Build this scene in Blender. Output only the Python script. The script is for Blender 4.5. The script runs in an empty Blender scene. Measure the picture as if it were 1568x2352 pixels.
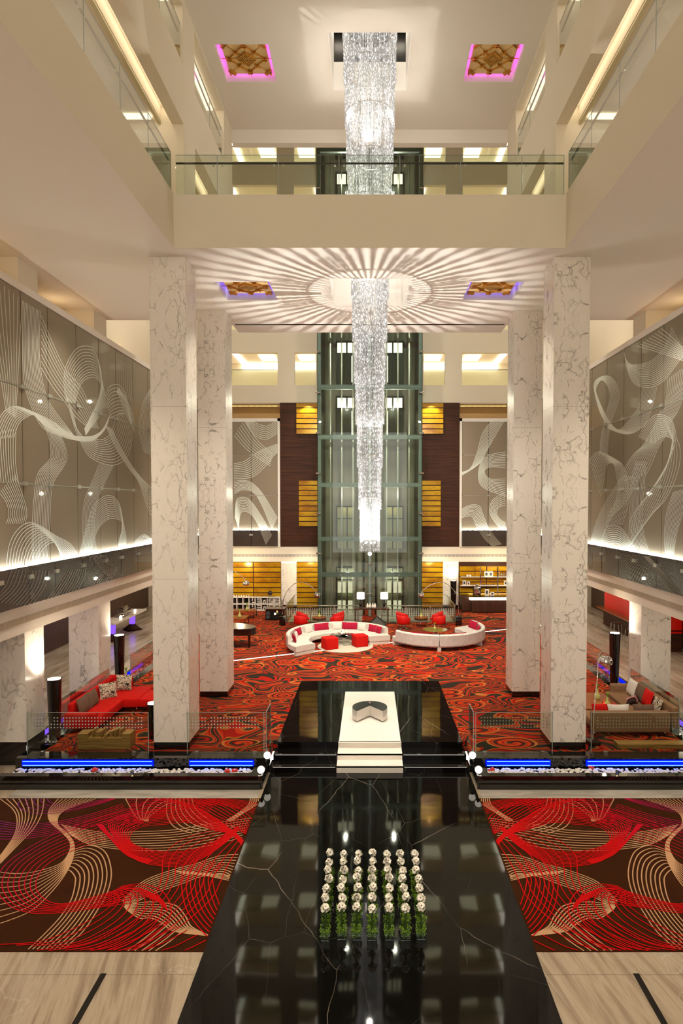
import bpy, bmesh, math, random
from mathutils import Vector, Matrix
random.seed(7)
R = math.radians
sc = bpy.context.scene
COL = sc.collection
# ------------------------------------------------------------------ camera model (one lens, used to survey the place)
F = 1400.0
PITCH = math.atan(F / 50000.0)
CX, HZ = 849.0, 1158.0
CY = HZ + F * math.tan(PITCH)
CAM = Vector((0, 0, 6.75))
def at(px, py, X=None, Y=None, Z=None):
    a = (px - CX) / F; b = -(py - CY) / F
    r = (a, math.cos(PITCH) + b * math.sin(PITCH), b * math.cos(PITCH) - math.sin(PITCH))
    if X is not None: t = (X - CAM[0]) / r[0]
    elif Y is not None: t = (Y - CAM[1]) / r[1]
    else: t = (Z - CAM[2]) / r[2]
    return (CAM[0] + t * r[0], CAM[1] + t * r[1], CAM[2] + t * r[2])
cd = bpy.data.cameras.new('camera'); co = bpy.data.objects.new('camera', cd); COL.objects.link(co)
co.location = CAM; co.rotation_euler = (R(90) - PITCH, 0, 0)
cd.sensor_width = 36; cd.sensor_fit = 'AUTO'; cd.lens = 36 * F / 2352
cd.shift_x = -(CX - 784) / 2352; cd.shift_y = (CY - 1176) / 2352
cd.clip_end = 200
sc.camera = co
# ------------------------------------------------------------------ mesh helpers
class MB:
    def __init__(s): s.v = []; s.f = []; s.smooth = []
    def add(s, vs, fs, sm=False):
        o = len(s.v); s.v += [tuple(v) for v in vs]; s.f += [tuple(i + o for i in f) for f in fs]; s.smooth += [sm] * len(fs)
        return s
    def box(s, x0, x1, y0, y1, z0, z1):
        v = [(x0,y0,z0),(x1,y0,z0),(x1,y1,z0),(x0,y1,z0),(x0,y0,z1),(x1,y0,z1),(x1,y1,z1),(x0,y1,z1)]
        return s.add(v, [(0,3,2,1),(4,5,6,7),(0,1,5,4),(1,2,6,5),(2,3,7,6),(3,0,4,7)])
    def rbox(s, x0, x1, y0, y1, z0, z1, r=.03, seg=3, M=None):
        bm = bmesh.new(); bmesh.ops.create_cube(bm, size=1)
        for v in bm.verts:
            v.co = Vector(((x0+x1)/2 + v.co.x*(x1-x0), (y0+y1)/2 + v.co.y*(y1-y0), (z0+z1)/2 + v.co.z*(z1-z0)))
        r = min(r, .49*min(x1-x0, y1-y0, z1-z0))
        bmesh.ops.bevel(bm, geom=bm.edges[:], offset=r, segments=seg, affect='EDGES', profile=.5)
        return s.bm(bm, True, M)
    def bm(s, bm, sm=False, M=None):
        bm.verts.index_update()
        vs = [(M @ v.co if M else v.co.copy()) for v in bm.verts]
        fs = [[v.index for v in f.verts] for f in bm.faces]
        s.add(vs, fs, sm); bm.free(); return s
    def lathe(s, prof, c=(0,0,0), n=24, cap=True, M=None):
        vs = []
        for r, z in prof:
            for i in range(n):
                a = 2*math.pi*i/n; p = Vector((c[0]+r*math.cos(a), c[1]+r*math.sin(a), c[2]+z))
                vs.append(M @ p if M else p)
        fs = [(j*n+i, j*n+(i+1)%n, (j+1)*n+(i+1)%n, (j+1)*n+i) for j in range(len(prof)-1) for i in range(n)]
        s.add(vs, fs, True)
        if cap:
            o = len(s.v) - len(vs)
            s.f += [tuple(o+i for i in range(n-1,-1,-1)), tuple(o+(len(prof)-1)*n+i for i in range(n))]; s.smooth += [False, False]
        return s
    def cyl(s, c, r, z0, z1, n=20, r2=None): return s.lathe([(r, z0), (r2 if r2 is not None else r, z1)], c, n)
    def ball(s, c, r, n=16, m=10, sq=1.0):
        return s.lathe([(max(1e-4, r*math.sin(math.pi*j/m)), -r*sq*math.cos(math.pi*j/m)) for j in range(m+1)], c, n, cap=False)
    def tube(s, pts, r, n=8, cap=True):
        pts = [Vector(p) for p in pts]; vs = []; up = None
        for i, p in enumerate(pts):
            t = (pts[min(i+1, len(pts)-1)] - pts[max(i-1, 0)]).normalized()
            if up is None: up = t.orthogonal().normalized()
            up = (up - t*up.dot(t)).normalized(); b = t.cross(up)
            rr = r[i] if isinstance(r, (list, tuple)) else r
            for k in range(n):
                a = 2*math.pi*k/n; vs.append(p + (up*math.cos(a) + b*math.sin(a))*rr)
        L = len(pts)
        fs = [(j*n+k, j*n+(k+1)%n, (j+1)*n+(k+1)%n, (j+1)*n+k) for j in range(L-1) for k in range(n)]
        s.add(vs, fs, True)
        if cap:
            o = len(s.v)-len(vs); s.f += [tuple(o+i for i in range(n-1,-1,-1)), tuple(o+(L-1)*n+i for i in range(n))]; s.smooth += [False, False]
        return s
    def bar(s, a, b, w, h=None, up=(0,0,1)):
        a, b = Vector(a), Vector(b); h = h or w; t = (b-a).normalized(); u = Vector(up)
        if abs(t.dot(u)) > .95: u = Vector((0,1,0))
        x = t.cross(u).normalized()*w/2; y = x.cross(t).normalized()*h/2
        v = [a-x-y, a+x-y, a+x+y, a-x+y, b-x-y, b+x-y, b+x+y, b-x+y]
        return s.add(v, [(0,3,2,1),(4,5,6,7),(0,1,5,4),(1,2,6,5),(2,3,7,6),(3,0,4,7)])
    def prism(s, poly, z0, z1):
        n = len(poly); v = [(x,y,z0) for x,y in poly] + [(x,y,z1) for x,y in poly]
        return s.add(v, [tuple(range(n-1,-1,-1)), tuple(range(n,2*n))] + [(i,(i+1)%n,n+(i+1)%n,n+i) for i in range(n)])
    def arc(s, r0, r1, a0, a1, z0, z1, n=24, c=(0,0), rnd=0.0, sm=True):
        # ring sector with a (slightly rounded) rectangular section
        e = rnd
        if e: sec = [(r0+e,z0),(r1-e,z0),(r1,z0+e),(r1,z1-e),(r1-e,z1),(r0+e,z1),(r0,z1-e),(r0,z0+e)]
        else: sec = [(r0,z0),(r1,z0),(r1,z1),(r0,z1)]
        k = len(sec); vs = []
        for i in range(n+1):
            a = a0 + (a1-a0)*i/n
            vs += [(c[0]+r*math.cos(a), c[1]+r*math.sin(a), z) for r, z in sec]
        fs = [(i*k+j, i*k+(j+1)%k, (i+1)*k+(j+1)%k, (i+1)*k+j) for i in range(n) for j in range(k)]
        fs = [f[::-1] for f in fs] + [tuple(range(k)), tuple(n*k+j for j in range(k-1,-1,-1))]
        return s.add(vs, fs, False)
    def grid(s, us, vs, holes, a0, a1, axis):
        # plate with rectangular holes: in-plane coords (u, v), thickness a0..a1 along 'axis'
        def P(u, v, a): return {'z': (u,v,a), 'x': (a,u,v), 'y': (u,a,v)}[axis]
        us = sorted(set([round(u,4) for u in us] + [round(h[i],4) for h in holes for i in (0,1) if us[0] < h[i] < us[1]]))
        vs = sorted(set([round(v,4) for v in vs] + [round(h[i],4) for h in holes for i in (2,3) if vs[0] < h[i] < vs[1]]))
        def solid(i, j):
            if i < 0 or j < 0 or i >= len(us)-1 or j >= len(vs)-1: return False
            u = (us[i]+us[i+1])/2; v = (vs[j]+vs[j+1])/2
            return not any(h[0] < u < h[1] and h[2] < v < h[3] for h in holes)
        for i in range(len(us)-1):
            for j in range(len(vs)-1):
                if not solid(i, j): continue
                u0,u1,v0,v1 = us[i],us[i+1],vs[j],vs[j+1]
                s.add([P(u0,v0,a0),P(u1,v0,a0),P(u1,v1,a0),P(u0,v1,a0)], [(0,1,2,3)])
                s.add([P(u0,v0,a1),P(u1,v0,a1),P(u1,v1,a1),P(u0,v1,a1)], [(3,2,1,0)])
                for di, dj, e in ((-1,0,((u0,v0),(u0,v1))),(1,0,((u1,v0),(u1,v1))),(0,-1,((u0,v0),(u1,v0))),(0,1,((u0,v1),(u1,v1)))):
                    if not solid(i+di, j+dj):
                        (p, q), (r_, t_) = e
                        s.add([P(p,q,a0),P(r_,t_,a0),P(r_,t_,a1),P(p,q,a1)], [(0,1,2,3)])
        return s
    def build(s, name, mat=None, parent=None, loc=None, rz=None, fix=False):
        me = bpy.data.meshes.new(name); me.from_pydata(s.v, [], s.f)
        me.polygons.foreach_set('use_smooth', s.smooth); me.update()
        if fix:
            b = bmesh.new(); b.from_mesh(me); bmesh.ops.remove_doubles(b, verts=b.verts[:], dist=1e-5); bmesh.ops.recalc_face_normals(b, faces=b.faces[:]); b.to_mesh(me); b.free()
        if mat is not None: me.materials.append(mat)
        o = bpy.data.objects.new(name, me); COL.objects.link(o)
        if parent is not None: o.parent = parent
        if loc is not None: o.location = loc
        if rz is not None: o.rotation_euler = (0,0,rz)
        return o
KIDS = {}
def tag(o, label=None, cat=None, group=None, kind=None):
    if label: o['label'] = label
    if cat: o['category'] = cat
    if group: o['group'] = group
    if kind: o['kind'] = kind
    return o
def thing(name, label, cat, loc=(0,0,0), rz=0, group=None):
    o = bpy.data.objects.new(name, None); COL.objects.link(o); o.location = loc; o.rotation_euler = (0,0,rz); o.empty_display_size = .1
    return tag(o, label, cat, group)
def part(parent, name, mb, mat, label=None, fix=False):
    o = mb.build(name, mat, parent, fix=fix); KIDS.setdefault(parent.name, []).append(o)
    if label: o['label'] = label
    return o
def solo(name, mb, mat, label, cat, loc=(0,0,0), rz=0, group=None, kind=None):
    return tag(mb.build(name, mat, None, loc, rz), label, cat, group, kind)
def struct(name, mb, mat): return tag(mb.build(name, mat), kind='structure')
def dup(root, loc, rz, label, group=None):
    r = root.copy(); COL.objects.link(r); r.location = loc; r.rotation_euler = (0,0,rz); tag(r, label, None, group)
    for c in KIDS.get(root.name, []):
        k = c.copy(); COL.objects.link(k); k.parent = r; KIDS.setdefault(r.name, []).append(k)
        for g in KIDS.get(c.name, []):
            q = g.copy(); COL.objects.link(q); q.parent = k
    return r
def catmull(pts, n):
    out = []; m = len(pts) - 1
    for i in range(n+1):
        t = i/n*m; k = min(int(t), m-1); u = t-k
        p = [pts[max(k-1,0)], pts[k], pts[k+1], pts[min(k+2,m)]]
        out.append(tuple(.5*((2*p[1][d]) + (-p[0][d]+p[2][d])*u + (2*p[0][d]-5*p[1][d]+4*p[2][d]-p[3][d])*u*u + (-p[0][d]+3*p[1][d]-3*p[2][d]+p[3][d])*u**3) for d in range(len(pts[0]))))
    return out
# ------------------------------------------------------------------ materials
def lin(h):
    h = h.lstrip('#'); c = [int(h[i:i+2],16)/255 for i in (0,2,4)]
    return tuple((x/12.92 if x <= .04045 else ((x+.055)/1.055)**2.4) for x in c) + (1,)
class NT:
    def __init__(s, name):
        s.m = bpy.data.materials.new(name); s.m.use_nodes = True; s.t = s.m.node_tree; s.t.nodes.clear()
        s.out = s.t.nodes.new('ShaderNodeOutputMaterial')
    def n(s, typ, ins=None, **props):
        nd = s.t.nodes.new('ShaderNode'+typ)
        for k, v in props.items(): setattr(nd, k, v)
        for k, v in (ins or {}).items():
            sk = nd.inputs[k]
            if isinstance(v, bpy.types.NodeSocket): s.t.links.new(v, sk)
            elif hasattr(v, 'outputs'): s.t.links.new(v.outputs[0], sk)
            else: sk.default_value = v
        return nd
    def math(s, op, a, b=0.0, c=0.0): return s.n('Math', {0:a, 1:b, 2:c}, operation=op).outputs[0]
    def vec(s, op, a, b=(0,0,0)): return s.n('VectorMath', {0:a, 1:b}, operation=op).outputs[0]
    def ramp(s, fac, stops, interp='LINEAR'):
        nd = s.n('ValToRGB', {0:fac}); cr = nd.color_ramp; cr.interpolation = interp
        while len(cr.elements) < len(stops): cr.elements.new(.5)
        for e, (p, c) in zip(cr.elements, stops): e.position = p; e.color = c if len(c) == 4 else tuple(c)+(1,)
        return nd.outputs[0]
    def mix(s, fac, a, b, mode='MIX'):
        nd = s.n('Mix', data_type='RGBA', blend_type=mode)
        for k, v in ((0, fac), (6, a), (7, b)):
            if isinstance(v, bpy.types.NodeSocket): s.t.links.new(v, nd.inputs[k])
            else: nd.inputs[k].default_value = v
        return nd.outputs[2]
    def noise(s, vec, scale, detail=3, rough=.5, dist=0.0):
        nd = s.n('TexNoise', {'Vector':vec, 'Scale':scale, 'Detail':detail, 'Roughness':rough, 'Distortion':dist}); return nd.outputs[0]
    def obj(s): return s.n('TexCoord').outputs['Object']
    def mapping(s, v, scale=(1,1,1), rot=(0,0,0), loc=(0,0,0)): return s.n('Mapping', {'Vector':v, 'Scale':scale, 'Rotation':rot, 'Location':loc}).outputs[0]
    def bsdf(s, color, rough=.5, metal=0.0, spec=.5, coat=0.0, bump=None, bstr=.2, emit=None, estr=0.0, bdist=.01):
        ins = {'Base Color':color, 'Roughness':rough, 'Metallic':metal, 'Specular IOR Level':spec, 'Coat Weight':coat}
        if emit is not None: ins['Emission Color'] = emit; ins['Emission Strength'] = estr
        if bump is not None: ins['Normal'] = s.n('Bump', {'Height':bump, 'Strength':bstr, 'Distance':bdist}).outputs[0]
        return s.n('BsdfPrincipled', ins)
    def done(s, sh):
        s.t.links.new(sh.outputs[0] if hasattr(sh, 'outputs') else sh, s.out.inputs[0]); return s.m
def plain(name, hexc, rough=.5, metal=0.0, spec=.5, coat=0.0, var=.06, scale=6, bump=0.0):
    t = NT(name); o = t.obj(); nz = t.noise(o, scale, 3); c = lin(hexc)
    col = t.mix(nz, tuple(x*(1-var) for x in c[:3])+(1,), tuple(min(1,x*(1+var)) for x in c[:3])+(1,))
    return t.done(t.bsdf(col, rough, metal, spec, coat, bump=(t.noise(o, scale*12, 2) if bump else None), bstr=bump))
def glow(name, hexc, s):
    t = NT(name); return t.done(t.n('Emission', {'Color':lin(hexc), 'Strength':s}))
def glass(name, tint, refl=1.0, rough=0.0, ior=1.45):
    t = NT(name)
    fr = t.math('MULTIPLY', t.n('Fresnel', {'IOR':ior}).outputs[0], refl)
    tr = t.n('BsdfTransparent', {'Color':lin(tint)}); gl = t.n('BsdfGlossy', {'Color':(1,1,1,1), 'Roughness':rough})
    return t.done(t.n('MixShader', {0:fr, 1:tr, 2:gl}))
def marble(name, base, dark, veins=1.0, rough=.25, fold=True, vs=1.0):
    t = NT(name); o = t.obj()
    if fold:
        sx = t.n('SeparateXYZ', {0:o}); z = t.math('PINGPONG', sx.outputs[2], 2.35)
        o = t.n('CombineXYZ', {0:sx.outputs[0], 1:sx.outputs[1], 2:z}).outputs[0]
    rnd = t.n('ObjectInfo').outputs['Random']
    off = t.n('CombineXYZ', {0:t.math('MULTIPLY', rnd, 31.0), 1:t.math('MULTIPLY', rnd, 17.0), 2:0.0}).outputs[0]
    o2 = t.vec('ADD', o, off)
    o3 = t.mapping(o2, (1.0,1.0,.55), (.5,.45,0))
    def vn(off, sc_, det, dist, th, soft):
        a = t.math('ABSOLUTE', t.math('SUBTRACT', t.noise(t.vec('ADD', o3, off), sc_*vs, det, .62, dist), .5))
        return t.ramp(a, [(0,(1,1,1)),(th,(.55,.55,.55)),(soft,(0,0,0))])
    def mk(off, sc_, lo, hi, mn=0.0): return t.ramp(t.noise(t.vec('ADD', o2, off), sc_, 2), [(lo,(mn,mn,mn)),(hi,(1,1,1))])
    def crk(off, sc_, wamt, th, rot):
        wn = t.n('TexNoise', {'Vector':t.vec('ADD', o2, off), 'Scale':1.4*sc_, 'Detail':3.0}).outputs[1]
        wv = t.vec('ADD', t.mapping(t.vec('ADD', o2, off), (1,1,.42), rot), t.vec('MULTIPLY', wn, (wamt,wamt,wamt)))
        e = t.n('TexVoronoi', {'Vector':wv,'Scale':sc_}, feature='DISTANCE_TO_EDGE').outputs['Distance']
        return t.ramp(e, [(0,(1,1,1)),(th*.45,(.8,.8,.8)),(th,(0,0,0))])
    v1 = t.math('MULTIPLY', vn((0,0,0), .55, 4, .5, .003*veins, .010*veins), mk((3,9,2), .6, .5, .66, .0))
    v2 = t.math('MULTIPLY', crk((7,3,1), 2.3, .30, .026*veins, (.5,.5,0)), mk((5,1,7), .9, .30, .56, .3))
    v3 = t.math('MULTIPLY', t.math('MULTIPLY', crk((2,8,5), 5.2, .16, .040*veins, (.3,.7,0)), mk((1,6,3), 1.1, .36, .62, .1)), .5)
    brk = t.ramp(t.noise(t.vec('ADD', o2, (8,2,6)), 3.2, 3, .6), [(.44,(0,0,0)),(.56,(1,1,1))])
    v2 = t.math('MULTIPLY', t.math('MAXIMUM', v2, v3), brk)
    cl = t.mix(t.noise(o3, 1.1, 4, .6), lin(base), tuple(x*.93 for x in lin(base)[:3])+(1,))
    vv = t.math('MAXIMUM', v1, v2)
    if fold: vv = t.math('MAXIMUM', vv, t.math('MULTIPLY', t.math('LESS_THAN', z, .007), .45))
    col = t.mix(t.math('MULTIPLY', vv, .72), cl, lin(dark))
    return t.done(t.bsdf(col, rough, 0, .5))
M = {}
M['paint'] = plain('wall paint', '#e3d8c2', .85, spec=.2, var=.015, scale=.7)
M['soffit'] = plain('soffit paint', '#e8ddcb', .9, spec=.2, var=.015, scale=.6)
M['ceil'] = plain('ceiling paint', '#e8dfd2', .9, spec=.2, var=.012, scale=.6)
M['white'] = plain('white trim', '#efe8de', .6, spec=.3, var=.01)
M['trimtan'] = plain('pale olive trim', '#cdc2a0', .7, spec=.2, var=.03)
M['tan'] = plain('tan plaster', '#c9a978', .8, spec=.2, var=.05, scale=1.2)
M['marble'] = marble('white veined marble', '#f5ecdf', '#62564b', 1.0)
M['black'] = plain('black plinth stone', '#140f0d', .18, spec=.5, var=.2)
M['steel'] = plain('brushed steel', '#b9b4aa', .3, 1.0, var=.05)
M['chrome'] = plain('chrome', '#e8e8e8', .05, 1.0, var=.01)
M['darkmetal'] = plain('dark metal', '#2a2826', .3, .7, var=.1)
M['rail'] = plain('dark handrail', '#1c1a18', .4, 0.0, var=.05)
M['teal'] = plain('painted shaft steel', '#9aa6a0', .45, .1, var=.05)
M['shaftdark'] = plain('shaft back panel', '#6e6656', .5, var=.08, scale=1.5)
M['gloss_black'] = plain('gloss black lacquer', '#0b0a0a', .08, spec=.6, coat=.5, var=.1)
M['red'] = plain('red upholstery', '#c9140b', .85, spec=.2, var=.12, scale=9, bump=.08)
M['orange_red'] = plain('orange cushion', '#d8341a', .85, spec=.2, var=.1, scale=9, bump=.08)
M['tub_red'] = plain('red chair leather', '#d01108', .45, spec=.4, var=.05)
M['magenta'] = plain('magenta cushion', '#a81436', .8, spec=.2, var=.08, scale=9)
M['cream'] = plain('cream leather', '#d9d4ca', .55, spec=.35, var=.08, scale=5)
M['silver'] = plain('silver mottled leather', '#cfccc6', .5, spec=.4, var=.22, scale=7)
M['brown_v'] = plain('brown velvet', '#8b6a4e', .9, spec=.15, var=.18, scale=7)
M['taupe'] = plain('taupe cushion', '#6e5747', .85, spec=.15, var=.1, scale=7)
M['choc'] = plain('dark brown cushion', '#30201a', .85, spec=.15, var=.1)
M['offwhite'] = plain('off white cushion', '#ddd5c9', .85, spec=.15, var=.05)
M['petal'] = plain('white petals', '#fbf3e2', .8, spec=.15, var=.06, scale=30)
M['petal_centre'] = plain('flower centre', '#2a2012', .8, var=.1)
M['moss'] = plain('green foliage', '#76982a', .8, spec=.2, var=.45, scale=60)
M['stem'] = plain('green stem', '#37501a', .6, var=.15)
M['rugm'] = plain('pale rug pile', '#c9c2b0', .95, spec=.1, var=.08, scale=12)
M['coral'] = plain('pink coral', '#e0402e', .7, var=.15, scale=20)
M['amber'] = plain('amber table top', '#8a4a1e', .2, spec=.5, var=.15)
M['shade'] = glow('lit lamp shade', '#fff0d2', 2.2)
M['cove'] = glow('cove light', '#fff3dc', 4.0)
M['cove_b'] = glow('balcony cove light', '#fff3dc', 5.0)
M['coffer_glow'] = glow('lit coffer panel', '#ffeec8', 3.0)
M['slotglow'] = glow('warm slot lamp', '#ffdf8a', 1.3)
M['led'] = glow('white light line', '#fff6e6', 2.6)
M['stepled'] = glow('dim step light', '#fff2e2', .5)
M['ledwall'] = glow('wall washer line', '#f4fbf2', 34.0)
M['bulb'] = glow('lamp bulb', '#fff4e0', 14.0)
M['ballm'] = glow('globe lamp', '#fff0dc', 3.0)
M['blue'] = glow('blue neon', '#0416d8', 2.0)
M['cyan'] = glow('cyan neon core', '#3a78ff', 11.0)
M['purple'] = glow('purple lit panel', '#7a4cf0', 1.6)
M['magl'] = glow('magenta cove light', '#ee60ff', 6.5)
M['violetl'] = glow('violet cove light', '#6038ff', 6.0)
M['candle'] = glow('candle flame', '#ffd890', 12.0)
M['barglow'] = glow('lit bar front', '#fff6e2', 5.0)
M['glass'] = glass('balustrade glass', '#f3f8f3', .65)
M['shaftglass'] = glass('shaft glass', '#e2e9e5', .8)
M['clear'] = glass('clear glass', '#f4f8f4', 1.0)
M['dots'] = plain('frosted dots', '#b9b4a8', .6, var=.02)
M['etch'] = plain('etched white lines', '#e3e8dc', .6, spec=.3, var=.02)
M['etch_d'] = plain('etched lines on dark glass', '#8f8b80', .6, spec=.3, var=.02)
M['photo'] = plain('dark print', '#4a463f', .6, var=.3, scale=30)

def m_bronze(name, c, rough):
    t = NT(name); o = t.obj(); z = t.mapping(o, (1,1,60))
    nz = t.noise(z, 1.2, 3); big = t.noise(t.mapping(o, (.8,.8,.25)), .8, 2)
    col = t.mix(big, tuple(x*.8 for x in lin(c)[:3])+(1,), lin(c))
    return t.done(t.bsdf(col, t.math('ADD', rough, t.math('MULTIPLY', nz, .1)), .35, .5, .25))
M['bronze'] = m_bronze('satin bronze glass', '#988873', .36)
M['bronze_d'] = m_bronze('dark bronze glass', '#463830', .2)

def m_wood(name, c1, c2, axis_scale, rough=.4, spec=.4):
    t = NT(name); o = t.mapping(t.obj(), axis_scale)
    n1 = t.noise(o, 1.0, 5, .6, .3)
    col = t.ramp(n1, [(.3, lin(c1)), (.7, lin(c2))])
    return t.done(t.bsdf(col, rough, 0, spec))
M['wood'] = m_wood('dark horizontal veneer', '#22110a', '#55301c', (.6,.6,28), .55, .2)
M['wood_v'] = m_wood('dark vertical veneer', '#24130b', '#54331f', (22,22,.6))
M['benchwood'] = m_wood('striped timber', '#7a5426', '#c09450', (1.2,6,22), .5)
M['travertine'] = m_wood('striped beige marble', '#8c7b66', '#d9ccba', (2.4,.34,1), .22)
M['greystrip'] = m_wood('grey streaked marble', '#8d8578', '#cfc7ba', (.6,2.6,1), .2)

def m_floor_trav():
    t = NT('beige wood vein marble'); o = t.obj()
    w = t.mapping(o, (1,1,1), (0,0,-.2))
    w2 = t.mapping(w, (3.2,.30,1))
    a = t.noise(w2, 1.0, 7, .62, .35); b = t.noise(t.mapping(w, (10,.5,1)), 1.0, 4)
    v = t.math('ADD', t.math('MULTIPLY', a, .75), t.math('MULTIPLY', b, .25))
    col = t.ramp(v, [(.28, lin('#6a5844')), (.42, lin('#a08d76')), (.52, lin('#bba991')), (.62, lin('#94816a')), (.75, lin('#d8ccba'))])
    cr = t.ramp(t.math('ABSOLUTE', t.math('SUBTRACT', t.noise(t.mapping(o, (.6,.5,1), (0,0,.9)), .8, 6, .5, .3), .5)), [(0,(1,1,1)),(.004,(0,0,0))])
    col = t.mix(t.math('MULTIPLY', cr, .18), col, lin('#f0e8dc'))
    return t.done(t.bsdf(col, .22, 0, .5))
M['trav_floor'] = m_floor_trav()

def m_black_marble():
    t = NT('polished black marble'); o = t.obj()
    def crack(sc_, th, rot, off):
        wv = t.vec('ADD', t.mapping(o, (1,.45,1), (0,0,rot), off), t.vec('MULTIPLY', t.n('TexNoise', {'Vector':o,'Scale':1.6,'Detail':3.0}).outputs[1], (.14,.14,0)))
        e = t.n('TexVoronoi', {'Vector':wv,'Scale':sc_}, feature='DISTANCE_TO_EDGE', voronoi_dimensions='2D').outputs['Distance']
        return t.ramp(e, [(0,(1,1,1)),(th*.5,(1,1,1)),(th,(0,0,0))])
    m1 = t.ramp(t.noise(o, .45, 2), [(.46,(0,0,0)),(.60,(1,1,1))]); m2 = t.ramp(t.noise(t.vec('ADD',o,(4,7,0)), .5, 2), [(.46,(0,0,0)),(.66,(.5,.5,.5))])
    v = t.math('MAXIMUM', t.math('MULTIPLY', crack(.5,.0022,-.7,(0,0,0)), m1), t.math('MULTIPLY', crack(1.0,.003,.5,(3,1,0)), m2))
    base = t.mix(t.noise(o, 1.3, 5, .6), lin('#070605'), lin('#12100e'))
    col = t.mix(t.math('MULTIPLY', v, .55), base, lin('#b8aa98'))
    wav = t.noise(o, .55, 2)
    return t.done(t.bsdf(col, .04, 0, .22, bump=wav, bstr=.10, bdist=.05))
M['black_marble'] = m_black_marble()

def m_carpet():
    t = NT('paisley swirl carpet'); o = t.obj()
    def warp(off, sc_, amt):
        nz = t.n('TexNoise', {'Vector':t.vec('ADD', o, off), 'Scale':sc_, 'Detail':1.0}).outputs[1]
        return t.vec('MULTIPLY', t.vec('SUBTRACT', nz, (.5,.5,.5)), (amt,amt,0))
    base = t.mapping(o, (.58,1.0,1), (0,0,.22))
    w = t.vec('ADD', base, warp((0,0,0), .5, .75))
    vor = lambda **k: t.n('TexVoronoi', {'Vector':w, 'Scale':1.0, 'Randomness':.85}, **k)
    dd = vor().outputs['Distance']; cell = vor().outputs['Color']
    cx = t.n('SeparateXYZ', {0:cell}).outputs[0]
    rel = t.vec('SUBTRACT', w, vor().outputs['Position']); rx = t.n('SeparateXYZ', {0:rel})
    ang = t.math('DIVIDE', t.math('ARCTAN2', rx.outputs[1], rx.outputs[0]), 6.2832)
    sp = t.math('ADD', t.math('MULTIPLY', dd, 8.0), t.math('ADD', ang, cx))          # spiral medallions
    fr = t.math('FRACT', sp)
    OL = lin('#b8692c')
    pal = t.ramp(fr, [(0, lin('#a3160b')), (.20, lin('#bf3a17')), (.42, lin('#b8220e')), (.56, lin('#5e0c08')), (.70, lin('#2e281f')), (.88, lin('#7d120a'))], 'CONSTANT')
    ln = lambda f, ph, wd: t.ramp(t.math('ABSOLUTE', t.math('SUBTRACT', t.math('FRACT', t.math('ADD', f, ph)), .5)), [(0,(1,1,1)),(wd,(1,1,1)),(wd*1.5,(0,0,0))])
    pal = t.mix(t.math('MULTIPLY', ln(sp, .5, .035), .8), pal, OL); pal = t.mix(t.math('MULTIPLY', ln(sp, .08, .025), .6), pal, OL)
    # flowing bands between the medallions
    w2 = t.vec('ADD', base, warp((9,4,0), .38, 2.4))
    fl = t.math('MULTIPLY', t.noise(w2, .75, .5, .4, .9), 9.5)
    f2 = t.math('FRACT', fl)
    pal2 = t.ramp(f2, [(0, lin('#2e281f')), (.36, lin('#96140b')), (.50, lin('#b93114')), (.64, lin('#332c22')), (.84, lin('#ab1d0e'))], 'CONSTANT')
    pal2 = t.mix(t.math('MULTIPLY', ln(fl, .14, .03), .75), pal2, OL); pal2 = t.mix(t.math('MULTIPLY', ln(fl, .86, .025), .65), pal2, OL)
    R0 = t.math('ADD', .30, t.math('MULTIPLY', cx, .16))
    ins = t.math('LESS_THAN', dd, R0)
    col = t.mix(ins, pal2, pal)
    rim = t.math('LESS_THAN', t.math('ABSOLUTE', t.math('SUBTRACT', dd, R0)), .014)
    col = t.mix(t.math('MULTIPLY', rim, .85), col, lin('#c27a38'))
    return t.done(t.bsdf(col, .95, 0, .1, bump=t.noise(o, 120, 2), bstr=.3))
M['carpet'] = m_carpet()
M['rugbase'] = plain('brown carpet pile', '#3a1c06', .95, spec=.1, var=.35, scale=3, bump=.2)
def m_redlines():
    t = NT('red carpet lines'); x = t.math('ABSOLUTE', t.n('SeparateXYZ', {0:t.n('NewGeometry').outputs['Position']}).outputs[0])
    y = t.n('SeparateXYZ', {0:t.n('NewGeometry').outputs['Position']}).outputs[1]
    f = t.math('ADD', x, t.math('MULTIPLY', t.math('SUBTRACT', y, 11.0), .28))
    col = t.ramp(t.math('DIVIDE', t.math('SUBTRACT', f, 5.6), 4.0), [(0, lin('#c40a0c')), (.35, lin('#b80c2a')), (.7, lin('#96286a')), (1, lin('#6a2c80'))])
    return t.done(t.bsdf(col, .9, 0, .1))
M['redlines'] = m_redlines()
M['tanlines'] = plain('beige carpet lines', '#c79a72', .9, spec=.1, var=.05)

def m_gold():
    t = NT('amber onyx slat'); o = t.obj(); rnd = t.n('ObjectInfo').outputs['Random']
    nz = t.noise(t.vec('ADD', t.mapping(o, (.5,.5,1.2)), t.n('CombineXYZ', {0:t.math('MULTIPLY', rnd, 40.0)}).outputs[0]), .9, 4, .6)
    col = t.ramp(nz, [(.3, lin('#8a4e08')), (.48, lin('#b8860c')), (.6, lin('#c9a010')), (.72, lin('#a8640a'))])
    return t.done(t.bsdf(col, .22, .15, .5))
M['gold'] = m_gold()
def m_relief():
    t = NT('carved gold relief'); o = t.obj()
    return t.done(t.bsdf(t.mix(t.noise(o, 3, 4), lin('#d8b06a'), lin('#f2d597')), .4, .05, .5, bump=t.noise(o, 14, 4), bstr=.25))
M['relief'] = m_relief()
M['ornament'] = plain('raised gilt ornament', '#d9a048', .32, .85, var=.12, scale=8)  # gold set apart from the panel, so colour stands for the relief's shading
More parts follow.
